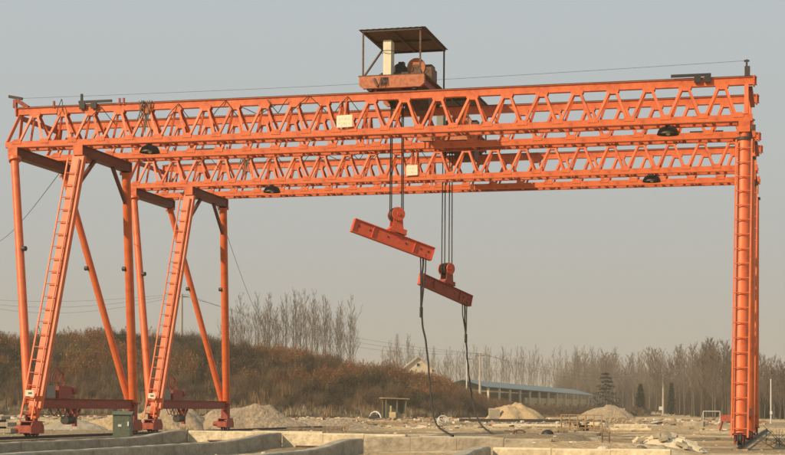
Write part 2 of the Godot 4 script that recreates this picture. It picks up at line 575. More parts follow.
func make_scraps() -> void:
	# offcuts of board, broken block and sheet lying about between the yard and the bank
	var r := RandomNumberGenerator.new()
	r.seed = 123
	var g := Geo.new()
	g.tinted = true
	g.plate([Vector3(-.5, 0, -.5), Vector3(.46, .1, -.5), Vector3(.5, .05, .44), Vector3(-.42, -.05, .5)], Vector3(0, .5, 0))
	var xf := []
	var cl := []
	for i in 2100:
		var d := lerpf(76.0, 166.0, pow(r.randf(), 0.65))
		var p := ray(r.randf_range(-20.0, 810.0), d)
		if absf(p.x - FOOT_X) < 0.9 and p.y > -39.0 or absf(p.x - RIGHT_X) < 0.9:
			continue
		var band := patches.get_noise_2d(p.x * 1.3 - 50, p.y * 2.2)
		var foot := smoothstep(128.0, 160.0, d) * (1.0 - smoothstep(430.0, 560.0, 392.0 + (p.x + 13.0) * 10.0))
		if band < 0.02 - foot * 0.3 and r.randf() < 0.85:
			continue
		var k := d / 110.0
		var sz := Vector3(r.randf_range(.08, .5), r.randf_range(.03, .13), r.randf_range(.08, .3)) * k
		if r.randf() < 0.12:
			sz.x *= 2.2
		xf.append(Transform3D(Basis(UPV, r.randf() * TAU) * Basis(Vector3.BACK, r.randf_range(-.25, .25)) * Basis.from_scale(sz), Vector3(p.x, ground_y(p.x, p.y) + sz.y * .25, p.y)))
		var t := r.randf()
		if t < 0.34:
			cl.append(L([.56, .47, .33], r.randf_range(.7, 1.15)))
		elif t < 0.42:
			cl.append(L([.70, .68, .62], r.randf_range(.8, 1.05)))
		elif t < 0.84:
			cl.append(L([.36, .23, .15], r.randf_range(.6, 1.2)))
		else:
			cl.append(L([.07, .055, .042], r.randf_range(.6, 1.5)))
	scatter("debris", "scattered offcuts and broken bits across the yard toward the bank", "debris", g.mesh(M.stone_tint), xf, cl)

# ---------------------------------------------------------------- trees
func limb(g: Geo, p: Vector3, d: Vector3, len: float, r0: float, r: RandomNumberGenerator, segs := 3) -> Array:
	var pts := [p]
	for i in segs:
		d = (d + Vector3(r.randf_range(-.16, .16), r.randf_range(0.0, .16), r.randf_range(-.16, .16))).normalized()
		var q: Vector3 = pts[-1] + d * len / segs
		g.tube(pts[-1], q, lerpf(r0, r0 * 0.25, float(i) / segs), lerpf(r0, r0 * 0.25, float(i + 1) / segs), 4 if r0 > 0.03 else 3, false)
		pts.append(q)
	return pts

func bare_tree(sd: int, h: float, limbs: int, angle: float, low: float, density: int, twig_r := 0.014) -> Array:
	var r := RandomNumberGenerator.new()
	r.seed = sd
	var t := Geo.new()
	var c := Geo.new()
	var pts := [Vector3(0, -0.2, 0)]
	var segs := 8
	var lean := Vector3(r.randf_range(-.05, .05), 0, r.randf_range(-.05, .05))
	var R := h * 0.0082
	for i in segs:
		pts.append(pts[-1] + (UPV + lean + Vector3(r.randf_range(-.04, .04), 0, r.randf_range(-.04, .04))) * h / segs)
		t.tube(pts[-2], pts[-1], lerpf(R, R * 0.1, float(i) / segs), lerpf(R, R * 0.1, float(i + 1) / segs), 6, false)
	for b in limbs:
		var f := lerpf(low, 0.97, (b + r.randf()) / limbs)
		var k := f * segs
		var i := mini(int(k), segs - 1)
		var p: Vector3 = pts[i].lerp(pts[i + 1], k - i)
		var az := b * 2.4 + r.randf_range(-.4, .4)
		var an := angle * r.randf_range(0.7, 1.35)
		var d := Vector3(cos(az) * sin(an), cos(an), sin(az) * sin(an))
		var ln := h * lerpf(0.36, 0.10, smoothstep(low, 1.0, f)) * r.randf_range(0.75, 1.15)
		var bp := limb(c, p, d, ln, lerpf(R * 0.36, 0.016, f), r, 4)
		for q in density:
			var j := r.randi_range(1, 3)
			var s: Vector3 = bp[j].lerp(bp[j + 1], r.randf())
			var d2: Vector3 = (bp[j + 1] - bp[j]).normalized() + Vector3(r.randf_range(-.8, .8), r.randf_range(.0, .6), r.randf_range(-.8, .8))
			var tp := limb(c, s, d2.normalized(), ln * r.randf_range(.22, .45), twig_r * 1.5, r, 2)
			for e in 4:
				var s3: Vector3 = tp[0].lerp(tp[2], r.randf_range(.2, 1.0))
				var d3 := d2.normalized() + Vector3(r.randf_range(-.8, .8), r.randf_range(.1, .8), r.randf_range(-.8, .8))
				var e3 := s3 + d3.normalized() * ln * r.randf_range(.10, .22)
				c.tube(s3, e3, twig_r, twig_r * 0.5, 3, false)
	return [t.mesh(M.bark), c.mesh(M.twig)]

func plant_tree(kind: Array, called: String, label: String, category: String, at: Vector3, sc: Vector3, turn: float, group := "") -> void:
	var o := thing(called, label, category, at, group)
	put("trunk", kind[0], o)
	put("crown", kind[1], o)
	o.rotation.y = turn
	o.scale = sc

func ray(px: float, dist: float) -> Vector2:
	# a bearing given as an offset (per 1600 m of distance) from the camera's axis, turned into a place on the plan
	var X := (px - 392.5) / 1600.0 * dist
	return Vector2(26.01 + X * 0.9692 - dist * 0.2462, 49.54 - X * 0.2462 - dist * 0.9692)

func make_trees() -> void:
	var r := RandomNumberGenerator.new()
	r.seed = 5
	var poplars := []
	for i in 5:
		poplars.append(bare_tree(100 + i, 10.0, 19, 0.36, 0.24, 4, 0.011))
	var broad := []
	for i in 4:
		broad.append(bare_tree(200 + i, 10.0, 34, 0.60, 0.22, 11, 0.012))
	# the row of poplars on the far side of the bank
	var n := 0
	for i in 34:
		var px := 222.0 + i * 4.0 + r.randf_range(-2.5, 2.5)
		var d := r.randf_range(196.0, 236.0)
		var p := ray(px, d)
		var top := 318.0 - 20.0 * r.randf() - 8.0 * exp(-pow((px - 300.0) / 60.0, 2.0))
		if px < 240.0: top += 14.0
		if px > 350.0: top += 16.0
		var h := (406.0 - top) * d / 1600.0 + 1.1 - 3.5
		plant_tree(poplars[i % 5], "poplar_tree", "slender bare poplar in the row behind the brown bank", "tree", Vector3(p.x, 3.5, p.y), Vector3(h * .085, h * .1, h * .085), r.randf() * TAU, "bare poplars behind the bank")
	# thin row farther off, behind the house and the blue roof
	for i in 62:
		var px := 384.0 + i * 3.6 + r.randf_range(-2.0, 2.0)
		var d := r.randf_range(360.0, 440.0)
		var p := ray(px, d)
		var top := 356.0 - 15.0 * r.randf() + (px - 384.0) * 0.02
		if absf(px - 402.0) < 14.0: top -= 8.0
		var h := (407.5 - top) * d / 1600.0 + 0.4
		plant_tree(poplars[r.randi_range(0, 4)], "far_poplar", "thin bare tree in the hazy row beyond the blue roofed shed", "tree", Vector3(p.x, 0.5, p.y), Vector3(h * .075, h * .1, h * .075), r.randf() * TAU, "hazy row of bare trees")
	# the belt of bare trees along the far side of the field
	for i in 74:
		var px := 574.0 + i * 3.1 + r.randf_range(-3.0, 3.0)
		var d := lerpf(400.0, 178.0, smoothstep(570.0, 745.0, px)) * r.randf_range(1.0, 1.14)
		var p := ray(px, d)
		var top := 362.0 - 13.0 * r.randf()
		var big := px > 670.0 and px < 735.0
		if big: top -= 11.0
		if px > 762.0: top += 4.0
		var h := (409.0 - top) * d / 1600.0 + 1.1
		var kind: Array = broad[r.randi_range(0, 3)] if r.randf() < (0.7 if big else 0.45) else poplars[r.randi_range(0, 4)]
		plant_tree(kind, "bare_tree", "bare tree in the dense belt along the far edge of the field", "tree", Vector3(p.x, ground_y(p.x, p.y) - 0.1, p.y), Vector3(h * .1, h * .1, h * .1), r.randf() * TAU, "belt of bare trees beyond the field")
	# what stands deeper in the wood reads as one grey mass
	var mass := bush_mesh(61, 70, 30, 7.0, 3.0, 0.10)
	var xf := []
	var cl := []
	for i in 330:
		var px := r.randf_range(560.0, 830.0)
		var d := lerpf(440.0, 192.0, smoothstep(570.0, 745.0, px)) * r.randf_range(1.02, 1.22)
		var p := ray(px, d)
		var sc := d / 220.0 * r.randf_range(.35, .85)
		xf.append(Transform3D(Basis(UPV, r.randf() * TAU).scaled(Vector3(sc * 0.8, sc, sc * 0.8)), Vector3(p.x, ground_y(p.x, p.y) - 0.2, p.y)))
		cl.append(L([.13, .105, .075], r.randf_range(.7, 1.3)))
	for i in 120:
		var px := r.randf_range(380.0, 600.0)
		var d := r.randf_range(420.0, 470.0)
		var p := ray(px, d)
		var sc := r.randf_range(.5, 1.0)
		xf.append(Transform3D(Basis(UPV, r.randf() * TAU).scaled(Vector3(sc, sc * 1.2, sc)), Vector3(p.x, 0.4, p.y)))
		cl.append(L([.15, .125, .10], r.randf_range(.8, 1.2)))
	scatter("woodland", "grey brown thicket filling the gaps between the far bare trees", "woodland", mass, xf, cl)
	conifer(ray(605, 236), 0.25, 6.7, "dark layered conifer with drooping boughs beside the soil heap", 7, true)
	conifer(ray(640, 252), 0.2, 4.9, "dense cone shaped evergreen in front of the tree belt", 8, false)
	conifer(ray(671, 268), 0.2, 5.4, "slim dark evergreen column close to the concrete pole", 9, false)

func conifer(at: Vector2, y: float, h: float, label: String, sd: int, open: bool) -> void:
	var r := RandomNumberGenerator.new()
	r.seed = sd
	var o := thing("conifer_tree", label, "conifer", Vector3(at.x, y, at.y), "")
	var t := Geo.new()
	t.tube(Vector3(0, -0.2, 0), Vector3(0.05, h, 0), h * 0.018, 0.01, 7, false)
	part("trunk", t, M.bark, o)
	var c := Geo.new()
	c.tinted = true
	var tiers := 11 if open else 34
	for i in tiers:
		var f := float(i) / tiers
		var yy := h * lerpf(0.10 if open else 0.03, 0.98, f)
		var rad := h * (0.52 if open else (0.20 if sd == 8 else 0.13)) * pow(1.0 - f, 0.8 if open else 0.65) + 0.08
		if open:
			rad *= r.randf_range(0.6, 1.2)
		for b in (7 if open else 10):
			var a := r.randf() * TAU
			var e := Vector3(cos(a), -0.22 if open else 0.35, sin(a)) * rad * r.randf_range(.7, 1.1)
			for q in 26:
				var u := r.randf_range(0.1, 1.0)
				var p := Vector3(0, yy, 0) + e * u + Vector3(r.randf_range(-1, 1), r.randf_range(-.5, .35), r.randf_range(-1, 1)) * rad * 0.15
				var w := Vector3(r.randf_range(-1, 1), r.randf_range(-.9, .3), r.randf_range(-1, 1)).normalized() * h * 0.034
				var s := w.cross(Vector3(r.randf_range(-1, 1), 1, r.randf_range(-1, 1))).normalized() * h * 0.008
				var k := r.randf_range(.6, 1.4)
				c.col = Color(.032, .040, .024) * k
				if open and r.randf() < 0.12:
					c.col = Color(.16, .16, .13) * k
				c.tri(p - w - s, p - w + s, p + w, s.cross(w), s.cross(w), s.cross(w))
	part("crown", c, M.needle, o)

# ---------------------------------------------------------------- cranes
func girder(parent: Node, zc: float) -> void:
	var o := node("truss_girder", parent, Vector3(0, 0, zc))
	var g := Geo.new()
	# top chord: box with lips, carrying the trolley rail
	g.box(Vector3(12.47, 11.065, 0), Vector3(24.45, 0.23, 0.17))
	g.box(Vector3(12.47, 11.175, 0), Vector3(24.47, 0.012, 0.25))
	g.box(Vector3(12.47, 10.955, 0), Vector3(24.47, 0.012, 0.21))
	part("top_chord", g, M.orange, o)
	g = Geo.new()
	g.box(Vector3(12.47, 11.205, 0), Vector3(24.4, 0.05, 0.06))
	part("trolley_rail", g, M.steel, o)
	for s in [1, -1]:
		g = Geo.new()
		g.box(Vector3(SPAN / 2, LOW + 0.1, HALF * s), Vector3(SPAN, 0.19, 0.02))
		g.box(Vector3(SPAN / 2, LOW + 0.006, (HALF - 0.055) * s), Vector3(SPAN, 0.012, 0.13))
		g.box(Vector3(SPAN / 2, LOW + 0.196, (HALF - 0.055) * s), Vector3(SPAN, 0.012, 0.13))
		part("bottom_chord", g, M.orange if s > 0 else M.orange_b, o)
	# two bolted sections, the right one with longer panels
	var tops := []
	for i in 11:
		tops.append(0.91 + 1.02 * i)
	for i in 11:
		tops.append(12.67 + 1.10 * i)
	var feet := [0.42]
	for i in range(1, 11):
		feet.append((tops[i - 1] + tops[i]) / 2)
	feet.append(11.60)
	feet.append(12.14)
	for i in range(12, 22):
		feet.append((tops[i - 1] + tops[i]) / 2)
	feet.append(24.18)
	var N := tops.size()
	for i in N:
		var xt: float = tops[i]
		for s in [1, -1]:
			for e in [-1, 1]:
				g = Geo.new()
				var a := Vector3(xt + 0.085 * e, 10.955, 0.085 * s)
				var k: int = i + (1 if e > 0 else 0) + (1 if i >= 11 else 0)
				var b := Vector3(feet[k] - 0.07 * e, LOW + 0.17, (HALF - 0.02) * s)
				var out := Vector3(0, HALF, 1.0 * s)
				g.beam(a, b, 0.078, 0.014, out)
				var side: Vector3 = (b - a).cross(out).normalized() * 0.032 * e * s
				g.beam(a - out.normalized() * 0.03 + side, b - out.normalized() * 0.03 + side, 0.014, 0.055, out)
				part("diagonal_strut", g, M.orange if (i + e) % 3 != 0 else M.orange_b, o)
			g = Geo.new()
			var z: float = 0.106 * s
			g.plate([Vector3(xt - 0.20, 11.0, z), Vector3(xt + 0.20, 11.0, z), Vector3(xt + 0.19, 10.90, z), Vector3(xt + 0.12, 10.83, z), Vector3(xt - 0.12, 10.83, z), Vector3(xt - 0.19, 10.90, z)], Vector3(0, 0, 0.006))
			part("gusset_plate", g, M.orange, o)
	for xv in [11.66, 11.84]:
		for s in [1, -1]:
			g = Geo.new()
			g.beam(Vector3(xv, LOW + 0.19, (HALF - 0.03) * s), Vector3(xv, 10.955, 0.07 * s), 0.07, 0.07)
			part("splice_post", g, M.orange_b, o)
	for i in feet.size():
		var xb: float = feet[i]
		for s in [1, -1]:
			g = Geo.new()
			var z: float = (HALF + 0.018) * s
			var w := 0.16
			g.plate([Vector3(clampf(xb - w, 0.0, SPAN), LOW + 0.12, z), Vector3(clampf(xb + w, 0.0, SPAN), LOW + 0.12, z), Vector3(clampf(xb + w, 0.0, SPAN), LOW + 0.22, z), Vector3(clampf(xb + 0.10, 0.0, SPAN), LOW + 0.28, z - 0.03 * s), Vector3(clampf(xb - 0.10, 0.0, SPAN), LOW + 0.28, z - 0.03 * s), Vector3(clampf(xb - w, 0.0, SPAN), LOW + 0.22, z)], Vector3(0, 0, 0.006))
			part("gusset_plate", g, M.orange, o)
		g = Geo.new()
		g.box(Vector3(clampf(xb, 0.06, SPAN - 0.06), LOW + 0.055, 0), Vector3(0.09, 0.07, 2 * HALF - 0.05))
		part("cross_bar", g, M.orange_b, o)
		if i < feet.size() - 1:
			var p: float = feet[i + 1] - xb
			g = Geo.new()
			var f := 1.0 if i % 2 == 0 else -1.0
			g.beam(Vector3(xb + 0.05, LOW + 0.12, (HALF - 0.1) * f), Vector3(xb + p - 0.05, LOW + 0.12, -(HALF - 0.1) * f), 0.07, 0.05)
			part("lacing_bar", g, M.orange_b, o)
	# end frames
	for s in [1, -1]:
		g = Geo.new()
		g.beam(Vector3(0.08, LOW + 0.2, HALF * 0.97 * s), Vector3(0.36, 10.95, 0.07 * s), 0.09, 0.09)
		part("end_post", g, M.orange, o)
		g = Geo.new()
		g.beam(Vector3(SPAN - 0.2, LOW + 0.2, HALF * 0.97 * s), Vector3(SPAN - 0.2, 10.95, 0.07 * s), 0.12, 0.09)
		part("end_post", g, M.orange, o)
	for xx in [0.2, SPAN + 0.02]:
		g = Geo.new()
		g.box(Vector3(xx if xx > 5.0 else 0.225, 11.06, 0), Vector3(0.04, 0.30, 0.30))
		part("end_stop", g, M.orange_b, o)

func ladder(parent: Node, a: Vector3, b: Vector3, width: float, across: Vector3, step: float, m: Material) -> void:
	var o := node("ladder", parent)
	var w := across.normalized() * width * 0.5
	var up := (b - a).normalized()
	var g: Geo
	for s in [-1, 1]:
		g = Geo.new()
		g.beam(a + w * s, b + w * s, 0.045, 0.045, across.cross(up))
		part("ladder_rail", g, m, o)
	var n := int(a.distance_to(b) / step)
	for i in n:
		var p := a + up * (step * (i + 0.6))
		g = Geo.new()
		g.tube(p - w, p + w, 0.018, 0.018, 6, false)
		part("rung", g, m, o)

func wheel_bogie(parent: Node, at: Vector3, m: Material) -> void:
	var o := node("bogie", parent, at)
	var g := Geo.new()
	g.plate([Vector3(0.2, 0.14, 0.46), Vector3(0.2, 0.36, 0.46), Vector3(0.2, 0.52, 0.32), Vector3(0.2, 0.52, -0.32), Vector3(0.2, 0.36, -0.46), Vector3(0.2, 0.14, -0.46)], Vector3(0.02, 0, 0))
	g.plate([Vector3(-0.2, 0.14, 0.46), Vector3(-0.2, 0.36, 0.46), Vector3(-0.2, 0.52, 0.32), Vector3(-0.2, 0.52, -0.32), Vector3(-0.2, 0.36, -0.46), Vector3(-0.2, 0.14, -0.46)], Vector3(0.02, 0, 0))
	g.box(Vector3(0, 0.53, 0), Vector3(0.44, 0.03, 0.7))
	g.box(Vector3(0, 0.29, 0.45), Vector3(0.36, 0.24, 0.03))
	g.box(Vector3(0, 0.29, -0.45), Vector3(0.36, 0.24, 0.03))
	part("bogie_frame", g, m, o)
	for s in [-1, 1]:
		g = Geo.new()
		g.lathe(Vector3(-0.07, 0.25, 0.25 * s), Basis(Vector3.UP, Vector3.RIGHT, Vector3.BACK), [Vector2(0, 0), Vector2(.19, 0), Vector2(.19, .03), Vector2(.155, .035), Vector2(.155, .12), Vector2(.19, .125), Vector2(.19, .15), Vector2(0, .15)], 18)
		part("wheel", g, M.steel, o)
	g = Geo.new()
	g.tube(Vector3(-0.22, 0.3, 0.05), Vector3(-0.52, 0.3, 0.05), 0.1, 0.1, 12)
	part("drive_motor", g, M.red, o)

func track_wheel(parent: Node, at: Vector3) -> void:
	for s in [-1, 1]:
		var g := Geo.new()
		g.lathe(at + Vector3(-0.06, 0.14, 0.28 * s), Basis(Vector3.UP, Vector3.RIGHT, Vector3.BACK), [Vector2(0, 0), Vector2(.17, 0), Vector2(.17, .03), Vector2(.14, .035), Vector2(.14, .09), Vector2(.17, .095), Vector2(.17, .12), Vector2(0, .12)], 18)
		part("wheel", g, M.steel, parent)
	var f := Geo.new()
	for s in [-1, 1]:
		f.box(at + Vector3(0.1 * s, 0.17, 0), Vector3(0.025, 0.16, 0.86))
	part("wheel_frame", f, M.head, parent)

func lug(parent: Node, p: Vector3) -> void:
	var g := Geo.new()
	g.tube(p, p + Vector3(0.14, 0, 0.03), 0.085, 0.085, 10)
	part("bolt_lug", g, M.steel, parent)

func build_crane() -> Node3D:
	var o := thing("gantry_crane", "nearer of two orange lattice gantry cranes, its girder topmost in view", "crane", Vector3.ZERO, "pair of orange gantry cranes")
	var g: Geo
	girder(o, 0.0)
	girder(o, -GAUGE)
	# head beams under the girders
	for x in [0.34, 2.72, RIGHT_X]:
		var hb := node("head_beam", o)
		g = Geo.new()
		var zc := -GAUGE / 2
		g.box(Vector3(x, LOW - 0.172, zc), Vector3(0.22, 0.30, GAUGE + 1.1))
		g.box(Vector3(x, LOW - 0.013, zc), Vector3(0.32, 0.022, GAUGE + 1.1))
		g.box(Vector3(x, LOW - 0.333, zc), Vector3(0.32, 0.022, GAUGE + 1.1))
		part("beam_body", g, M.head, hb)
		for s in [1, -1]:
			g = Geo.new()
			g.box(Vector3(x, LOW - 0.17, zc + s * (GAUGE / 2 + 0.562)), Vector3(0.34, 0.35, 0.02))
			part("end_plate", g, M.orange, hb)
	# rigid support: two triangular legs
	var top := LOW - 0.35
	var fa := Vector3(FOOT_X - 0.14, 1.15, FOOT_F - 0.06)
	g = Geo.new()
	g.tube(Vector3(0.34, top, HALF), fa, 0.135, 0.15, 20)
	g.tube(Vector3(0.34, top, HALF), Vector3(0.37, top - 0.10, HALF + 0.025), 0.21, 0.21, 20)
	part("leg", g, M.orange, o)
	lug(o, Vector3(0.34, top, HALF).lerp(fa, 0.38) + Vector3(0.12, 0, 0.05))
	# broad boxed leg with the ladder
	var la := Vector3(2.72, top, HALF)
	var lb := Vector3(FOOT_X + 0.14, 1.0, FOOT_F)
	g = Geo.new()
	g.beam(la, lb, 0.42, 0.20, Vector3(0, 0.24, 1))
	var lc := Vector3(FOOT_X + 0.07, 0.72, FOOT_F)
	g.beam(lb + Vector3(0, 0.08, 0.012), lc, 0.30, 0.22, Vector3(0, 0.24, 1))
	part("leg", g, M.orange, o)
	ladder(o, lc + Vector3(-0.12, -0.05, 0.28), la + Vector3(-0.13, -0.1, 0.20), 0.38, Vector3(1, -0.06, 0), 0.43, M.orange)
	g = Geo.new()
	g.box(lb + Vector3(-0.09, 0.50, 0.24), Vector3(0.30, 0.20, 0.015))
	var pl := part("number_plate", g, M.cream, o)
	g = Geo.new()
	g.box(lb + Vector3(-0.07, 0.50, 0.252), Vector3(0.13, 0.06, 0.006))
	part("plate_marking", g, M.green_box, pl)
	var tb := Vector3(2.72, top, -GAUGE - HALF)
	var fb := Vector3(FOOT_X + 0.06, 1.2, FOOT_B + 0.03)
	g = Geo.new()
	g.tube(tb, fb, 0.155, 0.165, 20)
	g.tube(tb, tb + (fb - tb).normalized() * 0.1, 0.23, 0.23, 20)
	part("leg", g, M.orange, o)
	lug(o, tb.lerp(fb, 0.41) + Vector3(-0.2, 0, 0.1))
	var tc := Vector3(0.34, top, -GAUGE - HALF)
	var fc := Vector3(FOOT_X - 0.13, 1.3, FOOT_B + 0.05)
	g = Geo.new()
	g.tube(tc, fc, 0.125, 0.125, 18)
	g.tube(tc, tc + (fc - tc).normalized() * 0.1, 0.2, 0.2, 18)
	part("leg", g, M.orange, o)
	lug(o, tc.lerp(fc, 0.41) + Vector3(-0.2, 0, 0.08))
	# knee braces of the second head beam
	g = Geo.new()
	g.beam(Vector3(2.72, top + 0.01, -0.75), Vector3(2.70, top - 1.02, 0.55), 0.12, 0.10, Vector3(1, 0, 0))
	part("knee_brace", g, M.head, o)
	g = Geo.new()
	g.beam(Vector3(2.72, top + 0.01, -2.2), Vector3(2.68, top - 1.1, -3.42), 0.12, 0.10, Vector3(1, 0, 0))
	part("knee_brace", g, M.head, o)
	# feet
	for f in [FOOT_F, FOOT_B]:
		g = Geo.new()
		if f > 0.0:
			for s in [-1, 1]:
				g.box(Vector3(FOOT_X + s * 0.13, 0.68, f), Vector3(0.07, 0.30, 0.22))
			g.box(Vector3(FOOT_X, 0.83, f), Vector3(0.44, 0.04, 0.34))
			g.box(Vector3(FOOT_X, 0.68, f - 0.12), Vector3(0.24, 0.28, 0.03))
		else:
			g.box(Vector3(FOOT_X, 0.86, f), Vector3(0.30, 0.66, 0.30))
			g.box(Vector3(FOOT_X, 1.2, f), Vector3(0.48, 0.05, 0.44))
		part("foot_column", g, M.red, o)
		wheel_bogie(o, Vector3(FOOT_X, 0.06, f), M.bogie)
	g = Geo.new()
	var tz := (FOOT_F + FOOT_B) / 2
	g.box(Vector3(FOOT_X, 1.17, tz), Vector3(0.16, 0.30, 7.55))
	g.box(Vector3(FOOT_X, 1.33, tz), Vector3(0.28, 0.02, 7.55))
	g.box(Vector3(FOOT_X, 1.01, tz), Vector3(0.28, 0.02, 7.55))
	part("tie_beam", g, M.red, o)
	# cable reel, switch box and motor housing on the tie beam
	g = Geo.new()
	g.box(Vector3(FOOT_X, 1.56, 1.55), Vector3(0.36, 0.42, 0.72))
	g.box(Vector3(FOOT_X + 0.19, 1.56, 1.55), Vector3(0.02, 0.36, 0.64))
	part("switch_box", g, M.grey_box, o)
	g = Geo.new()
	g.box(Vector3(FOOT_X, 1.55, 0.50), Vector3(0.42, 0.40, 1.0))
	g.tube(Vector3(FOOT_X + 0.1, 1.62, -0.05), Vector3(FOOT_X + 0.1, 1.62, -0.35), 0.14, 0.14, 12)
	part("motor_housing", g, M.red, o)
	var reel := node("cable_reel", o, Vector3(FOOT_X - 0.1, 1.86, 0.35))
	for k in 4:
		g = Geo.new()
		g.ring(Vector3(-0.12 + 0.08 * k, 0.02 * k, 0.05 * k), Basis(Vector3.BACK, Vector3.UP, Vector3.RIGHT), 0.52 - 0.07 * k, 0.010, 22, 0.0, PI * (2.0 if k % 2 == 0 else 1.4))
		part("reel_hoop", g, M.red, reel)
	for k in 4:
		g = Geo.new()
		var a := PI * k / 4.0
		g.tube(Vector3(-0.05, cos(a) * 0.45, sin(a) * 0.45), Vector3(-0.05, -cos(a) * 0.45, -sin(a) * 0.45), 0.012, 0.012, 5)
		part("spoke", g, M.red, reel)
	g = Geo.new()
	g.box(Vector3(FOOT_X, 0.70, -0.62), Vector3(0.13, 0.60, 0.14))
	g.beam(Vector3(FOOT_X, 1.02, -0.05), Vector3(FOOT_X, 0.62, -0.58), 0.09, 0.08, Vector3(1, 0, 0))
	g.beam(Vector3(FOOT_X, 0.99, -1.05), Vector3(FOOT_X, 0.62, -0.66), 0.07, 0.06, Vector3(1, 0, 0))
	part("rail_clamp", g, M.red, o)
	g = Geo.new()
	g.tube(Vector3(FOOT_X, 0.62, 0.15), Vector3(FOOT_X, 0.62, -0.30), 0.15, 0.15, 12)
	g.box(Vector3(FOOT_X + 0.05, 0.62, -0.36), Vector3(0.2, 0.24, 0.14))
	part("drive_motor", g, M.steel, o)
	for k in 5:
		g = Geo.new()
		var z0 := 1.55 - 0.32 * k
		var pts := []
		for q in 9:
			var t := q / 8.0
			pts.append(Vector3(FOOT_X + 0.16, 1.0 - sin(t * PI) * (0.22 + 0.05 * (k % 3)), z0 - t * 0.62))
		g.path(pts, 0.016, 5)
		part("drooping_cable", g, M.beam_red if k % 2 else M.black, o)
	# flexible support on the far rail: one splayed pair of tubes
	for s in [1, -1]:
		var a := Vector3(RIGHT_X, top - 0.20, HALF) if s > 0 else Vector3(RIGHT_X, top - 0.20, -GAUGE - HALF)
		var b := Vector3(RIGHT_X, 0.42, FOOT_F) if s > 0 else Vector3(RIGHT_X, 0.42, FOOT_B)
		g = Geo.new()
		g.tube(a, b, 0.20, 0.20, 24)
		part("leg", g, M.orange, o)
		g = Geo.new()
		g.tube(a + Vector3(0, 0.24, 0), a + Vector3(0, 0.03, 0), 0.125, 0.125, 16)
		part("leg_head", g, M.orange, o)
		g = Geo.new()
		g.tube(a + Vector3(0, 0.05, 0), a + Vector3(0, -0.04, 0), 0.25, 0.25, 20)
		part("leg_flange", g, M.steel, o)
		g = Geo.new()
		g.box(b + Vector3(0.13, -0.16, 0), Vector3(0.06, 0.28, 0.26))
		g.box(b + Vector3(-0.13, -0.16, 0), Vector3(0.06, 0.28, 0.26))
		g.box(b, Vector3(0.46, 0.04, 0.46))
		part("foot_column", g, M.red, o)
		track_wheel(o, Vector3(RIGHT_X, 0.13, b.z))
		if s > 0:
			ladder(o, b + Vector3(0, -0.1, 0.30), a + Vector3(0, -0.05, 0.27), 0.46, Vector3(1, 0, 0), 0.452, M.orange)
	g = Geo.new()
	g.box(Vector3(RIGHT_X, 1.05, tz), Vector3(0.2, 0.26, 7.7))
	part("tie_beam", g, M.red, o)
	# ties between the girder ends, stubs of the messenger wire
	for x in [0.34, SPAN - 0.1]:
		g = Geo.new()
		g.beam(Vector3(x, 10.86, -0.1), Vector3(x, 10.86, -GAUGE + 0.1), 0.14, 0.14)
		part("end_tie", g, M.red, o)
	g = Geo.new()
	g.beam(Vector3(0.62, 11.2, 0.0), Vector3(0.22, 11.46, 0.05), 0.16, 0.13)
	g.box(Vector3(0.16, 11.34, 0.05), Vector3(0.12, 0.28, 0.12))
	part("wire_bracket", g, M.red, o)
	g = Geo.new()
	g.beam(Vector3(-0.08, 11.60, 0.05), Vector3(0.42, 11.50, 0.05), 0.08, 0.09)
	part("wire_clamp", g, M.black, o)
	g = Geo.new()
	g.box(Vector3(SPAN - 0.18, 11.36, 0.0), Vector3(0.16, 0.3, 0.14))
	g.box(Vector3(SPAN - 0.2, 11.6, 0.0), Vector3(0.06, 0.24, 0.06))
	g.box(Vector3(SPAN - 0.2, 11.68, 0.0), Vector3(0.16, 0.05, 0.05))
	part("wire_bracket", g, M.steel, o)
	g = Geo.new()
	var wp := []
	for i in 17:
		var t := i / 16.0
		wp.append(Vector3(lerpf(0.4, SPAN - 0.2, t), lerpf(11.52, 11.68, t) - sin(t * PI) * 0.10, 0.03))
	g.path(wp, 0.005, 5)
	part("messenger_wire", g, M.steel, o)
	# collector bars on brackets
	for q in [[2.55, 3.75, 11.28], [22.15, 23.35, 11.28]]:
		var cb := node("collector_bar", o)
		g = Geo.new()
		g.box(Vector3((q[0] + q[1]) / 2, q[2], 0.16), Vector3(q[1] - q[0], 0.085, 0.06))
		part("bar", g, M.black, cb)
		for x in ([2.68, 3.1] if q[0] < 10.0 else [22.95, 23.25]):
			g = Geo.new()
			g.box(Vector3(x, q[2] - 0.13, 0.16), Vector3(0.2, 0.2, 0.07))
			part("bracket", g, M.black, cb)
	g = Geo.new()
	g.box(Vector3(2.64, 11.36, 0.12), Vector3(0.07, 0.4, 0.07))
	part("switch_post", g, M.black, o)
	for x in [1.62, 4.0, 4.15]:
		g = Geo.new()
		g.box(Vector3(x, 11.26, 0.1), Vector3(0.06, 0.22, 0.06))
		part("cable_post", g, M.red, o)
	# festoon cable: loops and inverted Vs along the front girder
	var fest := [[1.75, 2.05, 11.42, -0.55], [2.75, 3.9, 11.1, -0.62], [5.7, 6.5, 11.1, -0.5], [7.3, 8.2, 11.14, -0.55], [8.3, 9.5, 10.9, -0.28], [9.2, 9.9, 11.1, -0.45], [10.0, 11.2, 11.18, -0.55], [11.5, 12.3, 11.1, -0.5]]
	for q in fest:
		g = Geo.new()
		var pts := []
		for i in 11:
			var t := i / 10.0
			pts.append(Vector3(lerpf(q[0], q[1], t), q[2] + q[3] * (1.0 - absf(2 * t - 1.0)) if q[3] > -0.5 else q[2] + q[3] * absf(2 * t - 1.0), 0.16 + 0.05 * sin(t * 9.0)))
		g.path(pts, 0.013, 5)
		part("festoon_cable", g, M.black, o)
	g = Geo.new()
